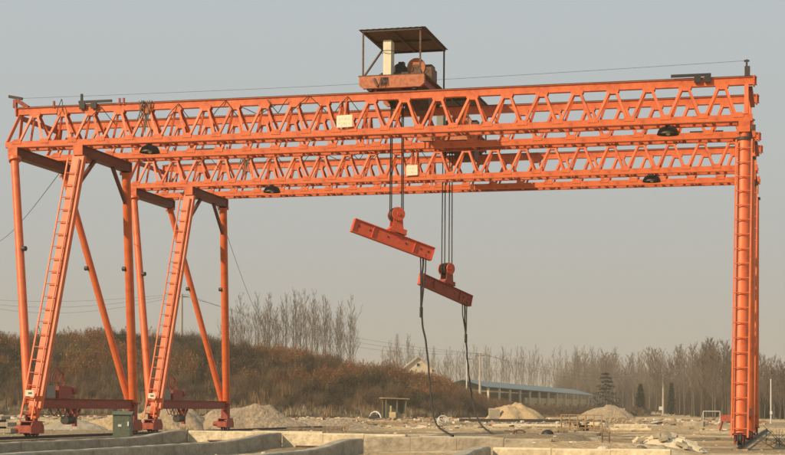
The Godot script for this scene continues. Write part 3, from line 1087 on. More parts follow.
	for k in 9:
		var pts := []
		for i in 7:
			var t := i / 6.0
			pts.append(Vector3(4.72 + 0.05 * k + 0.06 * sin(t * 5.0 + k), 11.24 - t * (0.7 + 0.09 * (k % 5)), 0.17 + 0.04 * sin(t * 7.0 + k * 2.0)))
		g.path(pts, 0.014, 5)
	part("cable_bundle", g, M.green_box, o)
	return o

func flood_lamp(parent: Node, at: Vector3) -> void:
	var o := node("flood_lamp", parent, at)
	var g := Geo.new()
	g.lathe(Vector3.ZERO, Basis(), [Vector2(.34, -.26), Vector2(.32, -.18), Vector2(.27, -.09), Vector2(.19, -.03), Vector2(.08, .0), Vector2(.05, .10), Vector2(0, .10)], 24)
	g.lathe(Vector3.ZERO, Basis(), [Vector2(.33, -.26), Vector2(.31, -.18), Vector2(.25, -.10), Vector2(0, -.05)], 24)
	part("lamp_shade", g, M.steel, o)
	g = Geo.new()
	g.lathe(Vector3(0, -0.2, 0), Basis(), [Vector2(0, -.09), Vector2(.06, -.06), Vector2(.07, 0), Vector2(.04, .08), Vector2(0, .12)], 14)
	part("bulb", g, M.cream, o)

func sign_board(parent: Node, at: Vector3, w: float, h: float) -> void:
	var g := Geo.new()
	g.box(Vector3.ZERO, Vector3(w, h, 0.015))
	var o := part("sign_board", g, M.cream, parent)
	o.position = at
	o.rotation = Vector3(-0.12, 0, 0.03)
	var q := QuadMesh.new()
	q.size = Vector2(w * 0.96, h * 0.95)
	q.material = M.print_sheet
	var f := put("sign_print", q, o)
	f.position = Vector3(0, 0, 0.011)

# ---------------------------------------------------------------- trolley
func build_trolley(at: Vector3, label: String, cabinet: Material) -> Node3D:
	# local origin: left front corner of the frame on the front rail
	var o := thing("hoist_trolley", label, "trolley", at, "hoist trolleys on the gantry cranes")
	var g: Geo
	for z in [0.06, -GAUGE - 0.06]:
		g = Geo.new()
		g.plate([Vector3(0, .48, z), Vector3(2.14, .48, z), Vector3(2.14, .20, z), Vector3(2.0, .09, z), Vector3(.12, .09, z), Vector3(0, .2, z)], Vector3(0, 0, 0.08))
		part("end_carriage", g, M.faded, o)
		for x in [0.35, 1.8]:
			g = Geo.new()
			g.lathe(Vector3(x, 0.155, z - 0.13), Basis(Vector3.RIGHT, Vector3.BACK, Vector3.UP), [Vector2(0, 0), Vector2(.155, 0), Vector2(.155, .05), Vector2(.13, .06), Vector2(.13, .16), Vector2(0, .16)], 16)
			part("wheel", g, M.steel, o)
	for x in [0.2, 1.05, 1.95]:
		g = Geo.new()
		g.box(Vector3(x, 0.36, -GAUGE / 2), Vector3(0.14, 0.22, GAUGE - 0.1))
		part("cross_member", g, M.red, o)
	g = Geo.new()
	g.box(Vector3(1.07, 0.495, -GAUGE / 2), Vector3(2.2, 0.02, GAUGE + 0.3))
	part("deck_plate", g, M.rust, o)
	# shelter
	var y1 := 1.94
	for p in [Vector3(.1, .5, .02), Vector3(1.98, .5, .02), Vector3(2.06, .06, -3.12), Vector3(.12, .5, -3.12)]:
		g = Geo.new()
		g.box(Vector3(p.x, (p.y + y1) / 2, p.z), Vector3(0.05, y1 - p.y, 0.05))
		part("shelter_post", g, M.rust, o)
	g = Geo.new()
	g.beam(Vector3(.12, 1.90, -2.4), Vector3(.12, .52, -.05), 0.05, 0.05)
	part("shelter_brace", g, M.rust, o)
	for q in [[Vector3(.06, y1, .05), Vector3(2.04, y1, .05)], [Vector3(.06, y1, -3.15), Vector3(2.1, y1, -3.15)], [Vector3(.08, y1, .05), Vector3(.08, y1, -3.15)], [Vector3(2.02, y1, .05), Vector3(2.06, y1, -3.15)], [Vector3(1.05, y1, .05), Vector3(1.05, y1, -3.15)], [Vector3(.06, y1, -1.6), Vector3(2.06, y1, -1.6)]]:
		g = Geo.new()
		g.beam(q[0], q[1], 0.06, 0.06)
		part("roof_bar", g, M.steel, o)
	g = Geo.new()
	for k in 22:
		var x0 := -0.03 + k * 0.1
		g.plate([Vector3(x0, y1 + .04 + .012 * (k % 2), .12), Vector3(x0 + .1, y1 + .04 + .012 * ((k + 1) % 2), .12), Vector3(x0 + .1, y1 + .03 + .012 * ((k + 1) % 2), -3.24), Vector3(x0, y1 + .03 + .012 * (k % 2), -3.24)], Vector3(0, 0.004, 0))
	part("shelter_roof", g, M.rust, o)
	# control cabinet
	var cab := node("control_cabinet", o, Vector3(.82, .5, -.46))
	g = Geo.new()
	g.box(Vector3(0, .6, 0), Vector3(.26, 1.2, .42))
	part("cabinet_body", g, cabinet, cab)
	g = Geo.new()
	g.box(Vector3(.135, .6, 0), Vector3(.012, 1.08, .36))
	part("cabinet_door", g, cabinet, cab)
	g = Geo.new()
	g.ring(Vector3(0.02, .84, .05), Basis(Vector3.RIGHT, Vector3.BACK, Vector3.UP), 0.27, 0.012, 18)
	part("cable_loop", g, M.black, cab)
	# winch
	var bz := Basis(Vector3.RIGHT, Vector3.BACK, Vector3.UP)
	g = Geo.new()
	g.lathe(Vector3(1.62, .93, -.95), bz, [Vector2(0, .06), Vector2(.12, .07), Vector2(.13, .02), Vector2(.30, .03), Vector2(.31, -.02), Vector2(.30, -.08), Vector2(0, -.08)], 26)
	part("drum_flange", g, M.faded, o)
	g = Geo.new()
	g.lathe(Vector3(1.62, .93, -2.3), bz, [Vector2(0, 0), Vector2(.27, 0), Vector2(.27, 1.27), Vector2(0, 1.27)], 22)
	part("rope_drum", g, M.steel, o)
	for z in [-.88, -2.4]:
		g = Geo.new()
		g.plate([Vector3(1.34, .5, z), Vector3(1.90, .5, z), Vector3(1.70, 1.0, z), Vector3(1.54, 1.0, z)], Vector3(0, 0, .03))
		part("drum_bracket", g, M.rust, o)
	g = Geo.new()
	g.box(Vector3(1.95, .72, -1.35), Vector3(.36, .42, .8))
	g.box(Vector3(2.0, .98, -1.35), Vector3(.2, .12, .5))
	part("gearbox", g, M.rust, o)
	g = Geo.new()
	g.tube(Vector3(1.05, .86, -1.0), Vector3(1.05, .86, -1.75), .24, .24, 18)
	g.box(Vector3(1.05, .6, -1.4), Vector3(.4, .2, .6))
	g.box(Vector3(1.05, 1.12, -1.3), Vector3(.18, .14, .22))
	part("hoist_motor", g, M.steel, o)
	g = Geo.new()
	g.tube(Vector3(.3, .74, -1.7), Vector3(.3, .74, -2.4), .22, .22, 16)
	g.box(Vector3(.3, .54, -2.05), Vector3(.4, .1, .8))
	part("travel_motor", g, M.green_box, o)
	g = Geo.new()
	g.box(Vector3(1.0, .62, -.62), Vector3(.9, .2, .1))
	part("cable_tray", g, M.steel, o)
	# upper block hung between the girders
	g = Geo.new()
	g.box(Vector3(1.62, -.15, -1.48), Vector3(.8, .62, .9))
	g.box(Vector3(.86, .12, -1.48), Vector3(.9, .2, .34))
	part("upper_block", g, M.rust, o)
	for x in [.66, 1.04]:
		g = Geo.new()
		g.lathe(Vector3(x - .02, .02, -1.48), Basis(Vector3.UP, Vector3.RIGHT, Vector3.BACK), [Vector2(0, 0), Vector2(.24, 0), Vector2(.19, .06), Vector2(.24, .12), Vector2(0, .12)], 20)
		part("sheave", g, M.steel, o)
	for k in 2:
		g = Geo.new()
		g.beam(Vector3(.5 + .25 * k, .4, .15), Vector3(.62 + .25 * k, .14 + .1 * k, .17), .05, .07)
		part("bumper_bracket", g, M.rust, o)
	g = Geo.new()
	for k in 6:
		g.tube(Vector3(.74 + .04 * k, .42, .16), Vector3(.68 + .05 * k, .14 + .03 * (k % 3), .20), .015, .015, 5)
	part("cable_tangle", g, M.black, o)
	return o

# ---------------------------------------------------------------- lifting beam
func build_lifting_beam(at: Vector3, yaw: float, tilt: float, label: String, rope_top: float, off: float, m: Material) -> Vector3:
	# at: centre of the sheaves; returns the underside of the low end
	var o := thing("lifting_beam", label, "lifting beam", at, "lifting beams hung from the trolleys")
	o.rotation.y = yaw
	var g: Geo
	var b := Basis(Vector3.BACK, -tilt)
	var c := Vector3(off, -0.83, 0)
	g = Geo.new()
	g.box(c, Vector3(2.84, .40, .13), b)
	g.box(c + b.y * .21, Vector3(2.9, .028, .25), b)
	g.box(c - b.y * .21, Vector3(2.9, .028, .25), b)
	for x in [-.75, .75]:
		for s in [-1, 1]:
			g.box(c + b.x * x + b.z * .09 * s, Vector3(.02, .39, .05), b)
	part("beam", g, m, o)
	for s in [-1, 1]:
		g = Geo.new()
		g.box(c + b.x * 1.435 * s, Vector3(.03, .392, .23), b)
		part("end_plate", g, M.beam_red, o)  # brighter end caps; on the farther beam this paints the sunlit end
	for x in [-1.25, -.85, -.2, .45, 1.0, 1.27]:
		g = Geo.new()
		var p: Vector3 = c + b.x * x + b.y * .02
		g.tube(p - b.z * .075, p + b.z * .078, .035, .035, 8)
		part("pin", g, M.steel, o)
	g = Geo.new()
	for s in [-1, 1]:
		g.plate([Vector3(-.20, -.60, .16 * s), Vector3(.20, -.60, .16 * s), Vector3(.15, .0, .16 * s), Vector3(.08, .16, .16 * s), Vector3(-.08, .16, .16 * s), Vector3(-.15, .0, .16 * s)], Vector3(0, 0, .015))
	g.box(Vector3(0, -.57, 0), Vector3(.62, .05, .38), b)
	g.box(Vector3(-.20, -.50, 0), Vector3(.12, .16, .36), b)
	g.box(Vector3(.24, -.58, 0), Vector3(.12, .16, .36), b)
	part("hanger", g, m, o)
	for s in [-1, 1]:
		g = Geo.new()
		var bz := Basis(Vector3.RIGHT, Vector3.BACK, Vector3.UP)
		g.lathe(Vector3(0, 0, .08 * s - .06), bz, [Vector2(0, 0), Vector2(.24, 0), Vector2(.19, .05), Vector2(.19, .07), Vector2(.24, .12), Vector2(0, .12)], 24)
		part("sheave", g, M.steel, o)
		g = Geo.new()
		g.lathe(Vector3(0, 0, (.20 if s > 0 else -.26)), bz, [Vector2(0, .06), Vector2(.06, .06), Vector2(.07, .03), Vector2(.22, .03), Vector2(.23, .0), Vector2(0, 0)], 24)
		part("cheek_plate", g, M.beam_red, o)
	for s in [-1, 1]:
		for x in [-1, 1]:
			g = Geo.new()
			g.tube(Vector3(.205 * x, 0, .08 * s), Vector3(.19 * x, rope_top - at.y, .07 * s), .021, .021, 6)
			part("rope", g, M.rope, o)
	var low := o.transform * (c + b.x * 1.18 - b.y * .22)
	return low

func build_sling(pts: Array, eye: Vector3, label: String) -> void:
	var base: Vector3 = pts[-1]
	var o := thing("wire_sling", label, "sling", base, "slings trailing from the lifting beams")
	var cv := Curve3D.new()
	for i in pts.size():
		var p: Vector3 = pts[i]
		var a: Vector3 = pts[maxi(i - 1, 0)]
		var b: Vector3 = pts[mini(i + 1, pts.size() - 1)]
		var t := (b - a) / 6.0
		cv.add_point(p - base, -t, t)
	var g := Geo.new()
	var ln := cv.get_baked_length()
	var prev: Vector3 = cv.sample_baked(0.0)
	var k := int(ln / 0.12)
	for i in range(1, k + 1):
		var q := cv.sample_baked(ln * i / k)
		q += Vector3(sin(i * 0.9) * 0.008, 0, cos(i * 1.3) * 0.008)
		g.tube(prev, q, .032, .032, 6, false)
		prev = q
	part("sling_rope", g, M.rope, o)
	g = Geo.new()
	var e := eye - base
	var s0: Vector3 = pts[1] - base
	for x in [-.09, .09]:
		g.path([e + Vector3(x, .12, 0), e + Vector3(x * .9, -.4, 0), s0.lerp(e, .3) + Vector3(x * .4, 0, 0), s0], .022, 6)
	part("sling_loop", g, M.rope, o)
	g = Geo.new()
	g.tube(s0 + UPV * .12, s0 - UPV * .22, .055, .055, 8)
	part("rope_clamp", g, M.black, o)

# ---------------------------------------------------------------- yard
func wall_run(x: float, z0: float, z1: float, h0: float, h1: float, ramp: float, th: float, label: String, m: Material, sd: int) -> void:
	# low wall along z, its far end swept up to h1
	var o := thing("casting_bay_wall", label, "concrete wall", Vector3(x, 0, z1), "low walls of the casting bays")
	var r := RandomNumberGenerator.new()
	r.seed = sd
	var g := Geo.new()
	var n := int((z0 - z1) / 0.35)
	var prev := []
	for i in n + 1:
		var z := (z0 - z1) * (1.0 - float(i) / n)
		var k := smoothstep(ramp, 0.3, z)
		var y := lerpf(h0, h1, k) + r.randf_range(-.008, .008)
		var e := r.randf_range(-.012, .012)
		var ring := [Vector3(th * .5 + e, -.35, z), Vector3(th * .5 + e, y - .03, z), Vector3(th * .5 - .03 + e, y, z), Vector3(-th * .5 + .03, y, z), Vector3(-th * .5, y - .03, z), Vector3(-th * .5, -.35, z)]
		if i > 0:
			var ns := [Vector3.RIGHT, Vector3(.7, .7, 0), UPV, Vector3(-.7, .7, 0), Vector3.LEFT]
			for q in 5:
				g.quad(prev[q], prev[q + 1], ring[q + 1], ring[q], ns[q])
		prev = ring
		if i == 0 or i == n:
			var nn := Vector3.BACK if i == 0 else Vector3.FORWARD
			for q in range(1, 5):
				g.tri(ring[0], ring[q], ring[q + 1], nn, nn, nn)
	part("wall_body", g, m, o)

func wall_across(x0: float, x1: float, z: float, h: float, th: float, label: String, m: Material, sd: int, skew := 0.0) -> Node3D:
	var o := thing("bay_end_wall", label, "concrete wall", Vector3((x0 + x1) / 2, 0, z), "end walls of the casting bays")
	var r := RandomNumberGenerator.new()
	r.seed = sd
	var L0 := x1 - x0
	var n := maxi(2, int(L0 / 1.05))
	for k in n:
		# cast panels butted end to end
		var a := -L0 / 2 + L0 * k / n + .004
		var b := -L0 / 2 + L0 * (k + 1) / n - .004
		var g := Geo.new()
		var y := h + r.randf_range(-.018, .012)
		var f := th / 2 + r.randf_range(-.012, .012)
		var za := -skew * (a / L0)
		var zb := -skew * (b / L0)
		var pr := [Vector2(-.35, f), Vector2(y - .03, f), Vector2(y, f - .03), Vector2(y, -th / 2), Vector2(-.35, -th / 2)]
		var ns := [Vector3.BACK, Vector3(0, .7, .7), UPV, Vector3.FORWARD]
		for q in 4:
			g.quad(Vector3(a, pr[q].x, pr[q].y + za), Vector3(b, pr[q].x, pr[q].y + zb), Vector3(b, pr[q + 1].x, pr[q + 1].y + zb), Vector3(a, pr[q + 1].x, pr[q + 1].y + za), ns[q])
		for s in [a, b]:
			var zz: float = za if s == a else zb
			var nn := Vector3.LEFT if s == a else Vector3.RIGHT
			for q in range(1, 4):
				g.tri(Vector3(s, pr[0].x, pr[0].y + zz), Vector3(s, pr[q].x, pr[q].y + zz), Vector3(s, pr[q + 1].x, pr[q + 1].y + zz), nn, nn, nn)
		part("panel", g, m, o)
	return o

func heap(called: String, label: String, at: Vector3, rx: float, rz: float, h: float, m: Material, sd: int, sharp := 1.0) -> void:
	var f := FastNoiseLite.new()
	f.seed = sd
	f.frequency = 0.55
	f.fractal_octaves = 4
	var st := SurfaceTool.new()
	st.begin(Mesh.PRIMITIVE_TRIANGLES)
	var A := 48
	var R := 18
	for j in R + 1:
		for i in A:
			var u := float(j) / R
			var t := TAU * i / A
			var edge := 1.0 + f.get_noise_2d(cos(t) * 2.0, sin(t) * 2.0) * 0.35
			var x := cos(t) * u * rx * edge
			var z := sin(t) * u * rz * edge
			var y := h * pow(maxf(1.0 - u, 0.0), sharp) * (1.0 - 0.25 * exp(-u * u * 30.0)) * (1.0 + 0.35 * f.get_noise_2d(x + 9, z) ) + f.get_noise_2d(x * 3, z * 3) * 0.07 * h * (1.0 - u)
			st.add_vertex(Vector3(x, y - 0.12 * u * u, z))
	for j in R:
		for i in A:
			var a := j * A + i
			var b := j * A + (i + 1) % A
			st.add_index(a); st.add_index(a + A); st.add_index(b)
			st.add_index(b); st.add_index(a + A); st.add_index(b + A)
	st.generate_normals()
	st.set_material(m)
	var o := put(called, st.commit(), self)
	o.position = at
	tag(o, label, "heap")

func slab(called: String, label: String, category: String, at: Vector3, size: Vector3, turn: float, m: Material, group := "") -> Node3D:
	# a cast slab with chamfered long edges
	var g := Geo.new()
	var x := size.x / 2
	var z := size.z / 2
	var c := minf(size.y, size.z) * 0.14
	var pr := [Vector2(0, z), Vector2(size.y - c, z), Vector2(size.y, z - c), Vector2(size.y, -z + c), Vector2(size.y - c, -z), Vector2(0, -z)]
	var ns := [Vector3.BACK, Vector3(0, .7, .7), UPV, Vector3(0, .7, -.7), Vector3.FORWARD, -UPV]
	for q in 6:
		var a: Vector2 = pr[q]
		var b: Vector2 = pr[(q + 1) % 6]
		g.quad(Vector3(-x, a.x, a.y), Vector3(x, a.x, a.y), Vector3(x, b.x, b.y), Vector3(-x, b.x, b.y), ns[q])
	for s in [-1, 1]:
		for q in range(1, 5):
			g.tri(Vector3(x * s, pr[0].x, pr[0].y), Vector3(x * s, pr[q].x, pr[q].y), Vector3(x * s, pr[q + 1].x, pr[q + 1].y), Vector3(s, 0, 0), Vector3(s, 0, 0), Vector3(s, 0, 0))
	var o := part(called, g, m, self)
	o.position = at
	o.rotation.y = turn
	tag(o, label, category, group)
	return o

func on_ground(x: float, z: float, dy := 0.0) -> Vector3:
	return Vector3(x, ground_y(x, z) + dy, z)

func make_yard() -> void:
	var g: Geo
	var o: Node3D
	# crane rails
	for x in [FOOT_X, RIGHT_X]:
		var far_end := -38.0
		var near_end := 18.0 if x < 10.0 else 3.2
		var rl := near_end - far_end
		o = thing("crane_rail", "steel crane rail on a concrete strip under the ladder legs" if x < 10.0 else "steel crane rail under the single tall leg with the ladder", "rail", Vector3(x, 0, (near_end + far_end) / 2))
		g = Geo.new()
		g.box(Vector3(0, -0.07, 0), Vector3(0.5, 0.16, rl))
		part("foundation_strip", g, M.soil, o)
		g = Geo.new()
		g.box(Vector3(0, 0.04, 0), Vector3(0.13, 0.02, rl))
		g.box(Vector3(0, 0.08, 0), Vector3(0.025, 0.07, rl))
		g.box(Vector3(0, 0.115, 0), Vector3(0.07, 0.03, rl))
		part("rail_bar", g, M.steel, o)
	# casting bays in front of the cranes; pale end walls carry sunlight in their colour
	wall_run(7.4, 26.0, 2.75, .21, .37, 4.2, .30, "longest low concrete bay wall, behind which the green cabinet stands", M.concrete, 1)
	wall_run(11.4, 26.0, 5.55, .20, .37, 5.0, .30, "low concrete bay wall with an upswept end, second from the ladder legs", M.concrete, 2)
	wall_run(15.6, 27.0, 12.0, .18, .37, 4.5, .30, "low concrete bay wall ending freely in front of the dull end wall", M.concrete, 3)
	wall_run(19.95, 30.0, 18.3, .2, .36, 4.0, .30, "short low bay wall meeting the panelled end wall at the picture's foot", M.concrete, 4)
	wall_across(7.58, 11.9, 2.6, .36, .3, "end wall with sunlight in its pale colour, between the two leftmost bay walls", M.concrete_pale, 5, 0.1)
	wall_across(11.58, 15.2, 5.4, .36, .3, "end wall of the second bay, sunlight in its pale colour, short dark slot below", M.concrete_pale, 6, 0.1)
	wall_across(14.7, 19.75, 7.9, .34, .3, "dull end wall behind the freely ending bay wall", M.concrete, 7, 0.0)  # duller concrete stands for weak light on this wall
	wall_across(20.13, 23.6, 18.1, .35, .3, "panelled end wall, sunlight in its pale colour, at the picture's foot", M.concrete_pale, 8, 0.1)
	for q in [[8.9, 2.80, 1.3], [12.6, 5.62, 1.2]]:  # dark strips drawn in for the dark slots under the end walls
		slab("slot_strip", "dark strip drawn as the slot at the foot of the first sunlit end wall" if q[0] < 10.0 else "dark strip drawn as the slot at the foot of the second sunlit end wall", "strip", on_ground(q[0], q[1], .02), Vector3(q[2], .04, .1), 0.05, M.rust)
	# green switch cabinet
	o = thing("switch_cabinet", "grey green steel cabinet standing before the foot of the crane's rear leg", "cabinet", Vector3(6.45, -0.02, 5.2))
	o.rotation.y = 0.25
	g = Geo.new()
	g.box(Vector3(0, .46, 0), Vector3(.54, .82, .42))
	g.box(Vector3(0, .03, 0), Vector3(.5, .08, .38))
	part("cabinet_body", g, M.green_box, o)
	g = Geo.new()
	g.plate([Vector3(-.31, .87, .25), Vector3(.31, .87, .25), Vector3(.31, .96, 0), Vector3(-.31, .96, 0)], Vector3(0, .01, .004))
	g.plate([Vector3(-.31, .87, -.25), Vector3(.31, .87, -.25), Vector3(.31, .96, 0), Vector3(-.31, .96, 0)], Vector3(0, .01, -.004))
	part("cabinet_roof", g, M.green_box, o)
	g = Geo.new()
	g.box(Vector3(.02, .47, .216), Vector3(.44, .72, .012))
	var dr := part("cabinet_door", g, M.green_box, o)
	g = Geo.new()
	g.box(Vector3(.19, .6, .232), Vector3(.05, .13, .02))
	part("door_handle", g, M.white, dr)
	g = Geo.new()
	g.box(Vector3(-.06, .55, .226), Vector3(.1, .07, .006))
	part("door_plate", g, M.white, dr)
	# heaps
	heap("sand_heap", "yellow sand heap behind the nearer crane's tie beam", on_ground(-5.6, -22.5), 2.6, 2.2, .95, M.sand, 31, 0.9)
	heap("soil_heap", "pale soil mound behind the farther crane's rear foot", on_ground(-1.2, -27.5), 3.6, 3.0, 1.45, M.soil, 32, 0.85)
	heap("soil_heap", "low grey rubble spoil running out from the soil mound", on_ground(1.6, -32.0), 3.4, 2.0, .62, M.soil, 33, 0.8)
	heap("soil_heap", "soil mound seen between the farther crane's front legs", on_ground(-4.6, -25.6), 2.2, 2.0, 1.5, M.soil, 38, 0.8)
	heap("sand_heap", "large orange sand heap beside the grey concrete block", on_ground(-.2, -100.0), 2.9, 3.0, 1.95, M.sand, 34, 0.75)
	heap("soil_heap", "brown soil heap behind the steel cage frame", on_ground(4.2, -140.0), 3.6, 3.0, 1.85, M.soil, 35, 0.85)
	heap("rubble_heap", "grey rubble behind the nearer crane's ladder leg", on_ground(-4.3, -14.0), 1.7, 1.4, .5, M.concrete, 39, 0.7)
	heap("rubble_heap", "pile of broken pale concrete near the tall right leg", on_ground(22.7, 7.6), .95, .8, .34, M.concrete_pale, 36, 0.7)
	var r := RandomNumberGenerator.new()
	r.seed = 8
	for i in 26:
		var a := r.randf() * TAU
		var q := sqrt(r.randf()) * .9
		var x := 22.7 + cos(a) * q
		var z := 7.6 + sin(a) * q
		o = slab("concrete_lump", "broken pale concrete lump on the pile near the tall right leg", "concrete lump", Vector3(x, ground_y(x, z) + .26 * (1.0 - q), z), Vector3(r.randf_range(.12, .32), r.randf_range(.08, .17), r.randf_range(.1, .24)), r.randf() * TAU, M.concrete_pale if i % 3 else M.concrete, "lumps on the rubble pile")
		o.rotation.x = r.randf_range(-.5, .5)
		o.rotation.z = r.randf_range(-.4, .4)
	# block beside the sand heap
	slab("concrete_block", "upright grey concrete block at the edge of the orange sand heap", "block", on_ground(-1.55, -97.5), Vector3(1.0, 1.15, .8), .3, M.concrete)
	# shelter hut
	o = thing("shelter_hut", "small open hut with a flat roof below the bank", "hut", on_ground(-11.05, -97.0))
	o.rotation.y = 0.45
	for p in [Vector3(-.95, 0, .8), Vector3(.95, 0, .8), Vector3(-.95, 0, -.8), Vector3(.95, 0, -.8), Vector3(.1, 0, .8)]:
		g = Geo.new()
		g.box(p + UPV * .92, Vector3(.11, 1.9, .11))
		part("post", g, M.old_timber, o)
	g = Geo.new()
	g.box(Vector3(0, 1.92, 0), Vector3(2.5, .09, 2.1), Basis(Vector3.BACK, -.03))
	part("roof", g, M.timber, o)
	g = Geo.new()
	g.box(Vector3(0, .95, -.84), Vector3(1.9, 1.8, .04))
	part("back_panel", g, M.green_box, o)
	g = Geo.new()
	g.box(Vector3(.95 - .06, 1.15, 0), Vector3(.04, 1.3, 1.5))
	part("side_panel", g, M.green_box, o)
	o = thing("machine", "small ochre machine standing in the open hut", "machine", on_ground(-10.95, -96.15))
	g = Geo.new()
	g.box(Vector3(0, .38, 0), Vector3(.62, .55, .5))
	g.tube(Vector3(-.2, .65, 0), Vector3(-.2, 1.25, 0), .09, .09, 10)
	part("body", g, M.ochre_wall, o)
	g = Geo.new()
	for s in [-1, 1]:
		g.box(Vector3(.22 * s, .06, 0), Vector3(.08, .14, .5))
	part("skid", g, M.steel, o)
	# white hoops and coil
	o = thing("plastic_hoop", "white half round hoop propped on the ground beside the hut", "hoop", on_ground(-12.5, -95.5))
	g = Geo.new()
	g.ring(Vector3.ZERO, Basis(Vector3.UP, -.45), .72, .07, 22, 0.1, PI - .0, 7)
	part("hoop", g, M.white, o)
	g = Geo.new()
	g.box(Vector3(0, .1, 0), Vector3(1.2, .34, .5), Basis(Vector3.UP, -.45))
	g.box(Vector3(.1, .3, 0), Vector3(.7, .3, .4), Basis(Vector3.UP, -.45))
	part("shade_fill", g, M.black, o)  # black boxes put in for the shaded inside of the hoop
	o = thing("hose_coil", "white coil of hose lying where the nearer sling bends", "hose", on_ground(2.5, -57.0))
	for k in 3:
		g = Geo.new()
		g.ring(Vector3(0, .22 + .05 * k, .1 * k), Basis(Vector3.UP, .3 + .3 * k) * Basis(Vector3.RIGHT, -.3 * k), .38 - .05 * k, .035, 20, 0, TAU, 6)
		part("hose_loop", g, M.white, o)
	# boards and pipes
	slab("plank", "long tan plank lying across the yard in front of the hut", "plank", on_ground(-1.9, -60.0, .03), Vector3(3.6, .09, .34), -.02, M.timber)
	slab("timber_baulk", "dark timber baulk lying beyond the second bay", "timber", on_ground(3.9, -22.6, .02), Vector3(2.7, .14, .16), .03, M.old_timber)
	slab("timber_baulk", "thin dark board on the ground beyond the rear foot of the farther crane", "timber", on_ground(3.1, -28.6, .02), Vector3(1.2, .16, .16), -.05, M.old_timber)
	slab("timber_stub", "short yellow board end standing beyond the sunlit wall", "timber", on_ground(5.4, -22.9), Vector3(.14, .34, .12), .2, M.timber)
	slab("steel_rail", "long dark steel rail lying in front of the orange sand heap", "steel rail", on_ground(3.9, -78.0, .03), Vector3(9.2, .24, .2), .25, M.steel)
	slab("steel_rail", "dark steel rail continuing toward the steel cage frame", "steel rail", on_ground(8.6, -84.0, .03), Vector3(3.4, .22, .2), .1, M.steel)
	slab("concrete_apron", "pale washed concrete apron in front of the sand heap", "concrete slab", on_ground(8.4, -56.0, -.02), Vector3(4.6, .10, 7.0), .2, M.concrete_pale)
	slab("white_board", "thin white board lying behind the dull end wall", "board", on_ground(16.5, 3.4, .01), Vector3(2.7, .05, .12), .12, M.white)
	# rebar cage on its stand
	o = thing("steel_cage", "open rusty steel cage frame filled with offcuts", "steel frame", on_ground(15.0, -33.9))
	o.rotation.y = .12
	for i in 6:
		for z in [-.45, .45]:
			g = Geo.new()
			g.tube(Vector3(-1.05 + .42 * i, 0, z), Vector3(-1.05 + .42 * i, .86, z), .028, .028, 6)
			part("upright", g, M.timber, o)
	for y in [.16, .5, .84]:
		for z in [-.45, .45]:
			g = Geo.new()
			g.tube(Vector3(-1.1, y, z), Vector3(1.1, y, z), .024, .024, 6)
			part("rail", g, M.timber, o)
	for i in 12:
		g = Geo.new()
		g.box(Vector3(r.randf_range(-.85, .85), r.randf_range(.08, .5), r.randf_range(-.3, .3)), Vector3(r.randf_range(.15, .5), r.randf_range(.08, .2), r.randf_range(.1, .3)), Basis(UPV, r.randf() * 3.0))
		part("offcut", g, [M.old_timber, M.rust, M.concrete, M.timber][i % 4], o)
	# slabs lying in the field
	var sl := [[13.2, -66.5, 1.5, .55, .9, .1, "concrete_block", "pinkish concrete block among the slabs beyond the cage", M.soil], [16.1, -51.0, 2.6, .22, .8, .18, "concrete_slab", "pale slab stacked crosswise beyond the steel cage", M.concrete_pale], [18.4, -43.0, 1.6, .2, .6, .1, "concrete_slab", "dark edged slab in the middle of the open field", M.concrete], [19.5, -54.5, 1.3, .35, .7, -.15, "concrete_slab", "thick short slab on the field before the small goal", M.concrete], [12.3, -58.0, 1.4, .18, .6, .1, "concrete_slab", "thin pale slab just beyond the steel cage", M.concrete_pale], [20.2, -30.0, 1.5, .16, .5, .2, "concrete_slab", "flat slab lying in the field, closest to the tall right leg", M.concrete], [17.2, -37.5, 2.2, .12, .5, .06, "concrete_slab", "long flat slab lying before the dark edged one", M.concrete_pale]]
	for q in sl:
		slab(q[6], q[7], "concrete slab" if q[6] == "concrete_slab" else "block", on_ground(q[0], q[1], .0), Vector3(q[2], q[3], q[4]), q[5], q[8], "slabs in the field")
	slab("concrete_slab", "grey slab at the picture's edge, lowest of its stack", "concrete slab", on_ground(-5.2, -8.0), Vector3(2.4, .16, 1.0), .1, M.concrete, "slabs stacked beyond the ladder leg")
	slab("concrete_slab", "grey slab at the picture's edge, middle of its stack", "concrete slab", on_ground(-5.3, -8.0, .24), Vector3(2.3, .16, 1.0), .12, M.concrete, "slabs stacked beyond the ladder leg")
	slab("concrete_slab", "grey slab at the picture's edge, topmost of its stack", "concrete slab", on_ground(-5.4, -8.1, .5), Vector3(1.9, .14, .9), .08, M.concrete, "slabs stacked beyond the ladder leg")
	for k in 2:
		for s in [-1, 1]:
			slab("timber_bearer", "short timber bearer between the slabs stacked beyond the ladder leg", "bearer", on_ground(-5.3 + s * .7, -8.0, .155 + .25 * k), Vector3(.12, .10, .9), .1, M.old_timber, "bearers in the slab stack")
	# green netting at the edge of the picture
	o = thing("green_bush", "small green leafy bush at the picture's edge beside the ladder leg's foot", "bush", on_ground(-.9, 1.4))
	g = Geo.new()
	g.tinted = true
	for i in 260:
		var p := Vector3(r.randf_range(-.75, .75), r.randf_range(.0, .42), r.randf_range(-.4, .4))
		p.y *= 1.0 - absf(p.x) * .6
		var e := Vector3(r.randf_range(-1, 1), r.randf_range(-1, 1), r.randf_range(-1, 1)).normalized() * .06
		var f := e.cross(UPV + Vector3(.1, 0, .2)).normalized() * .03
		g.col = L([.035, .075, .02], r.randf_range(.6, 1.6))
		g.tri(p - e, p + f, p + e, e.cross(f), e.cross(f), e.cross(f))
	part("foliage", g, M.leaf_tint, o)
	g = Geo.new()
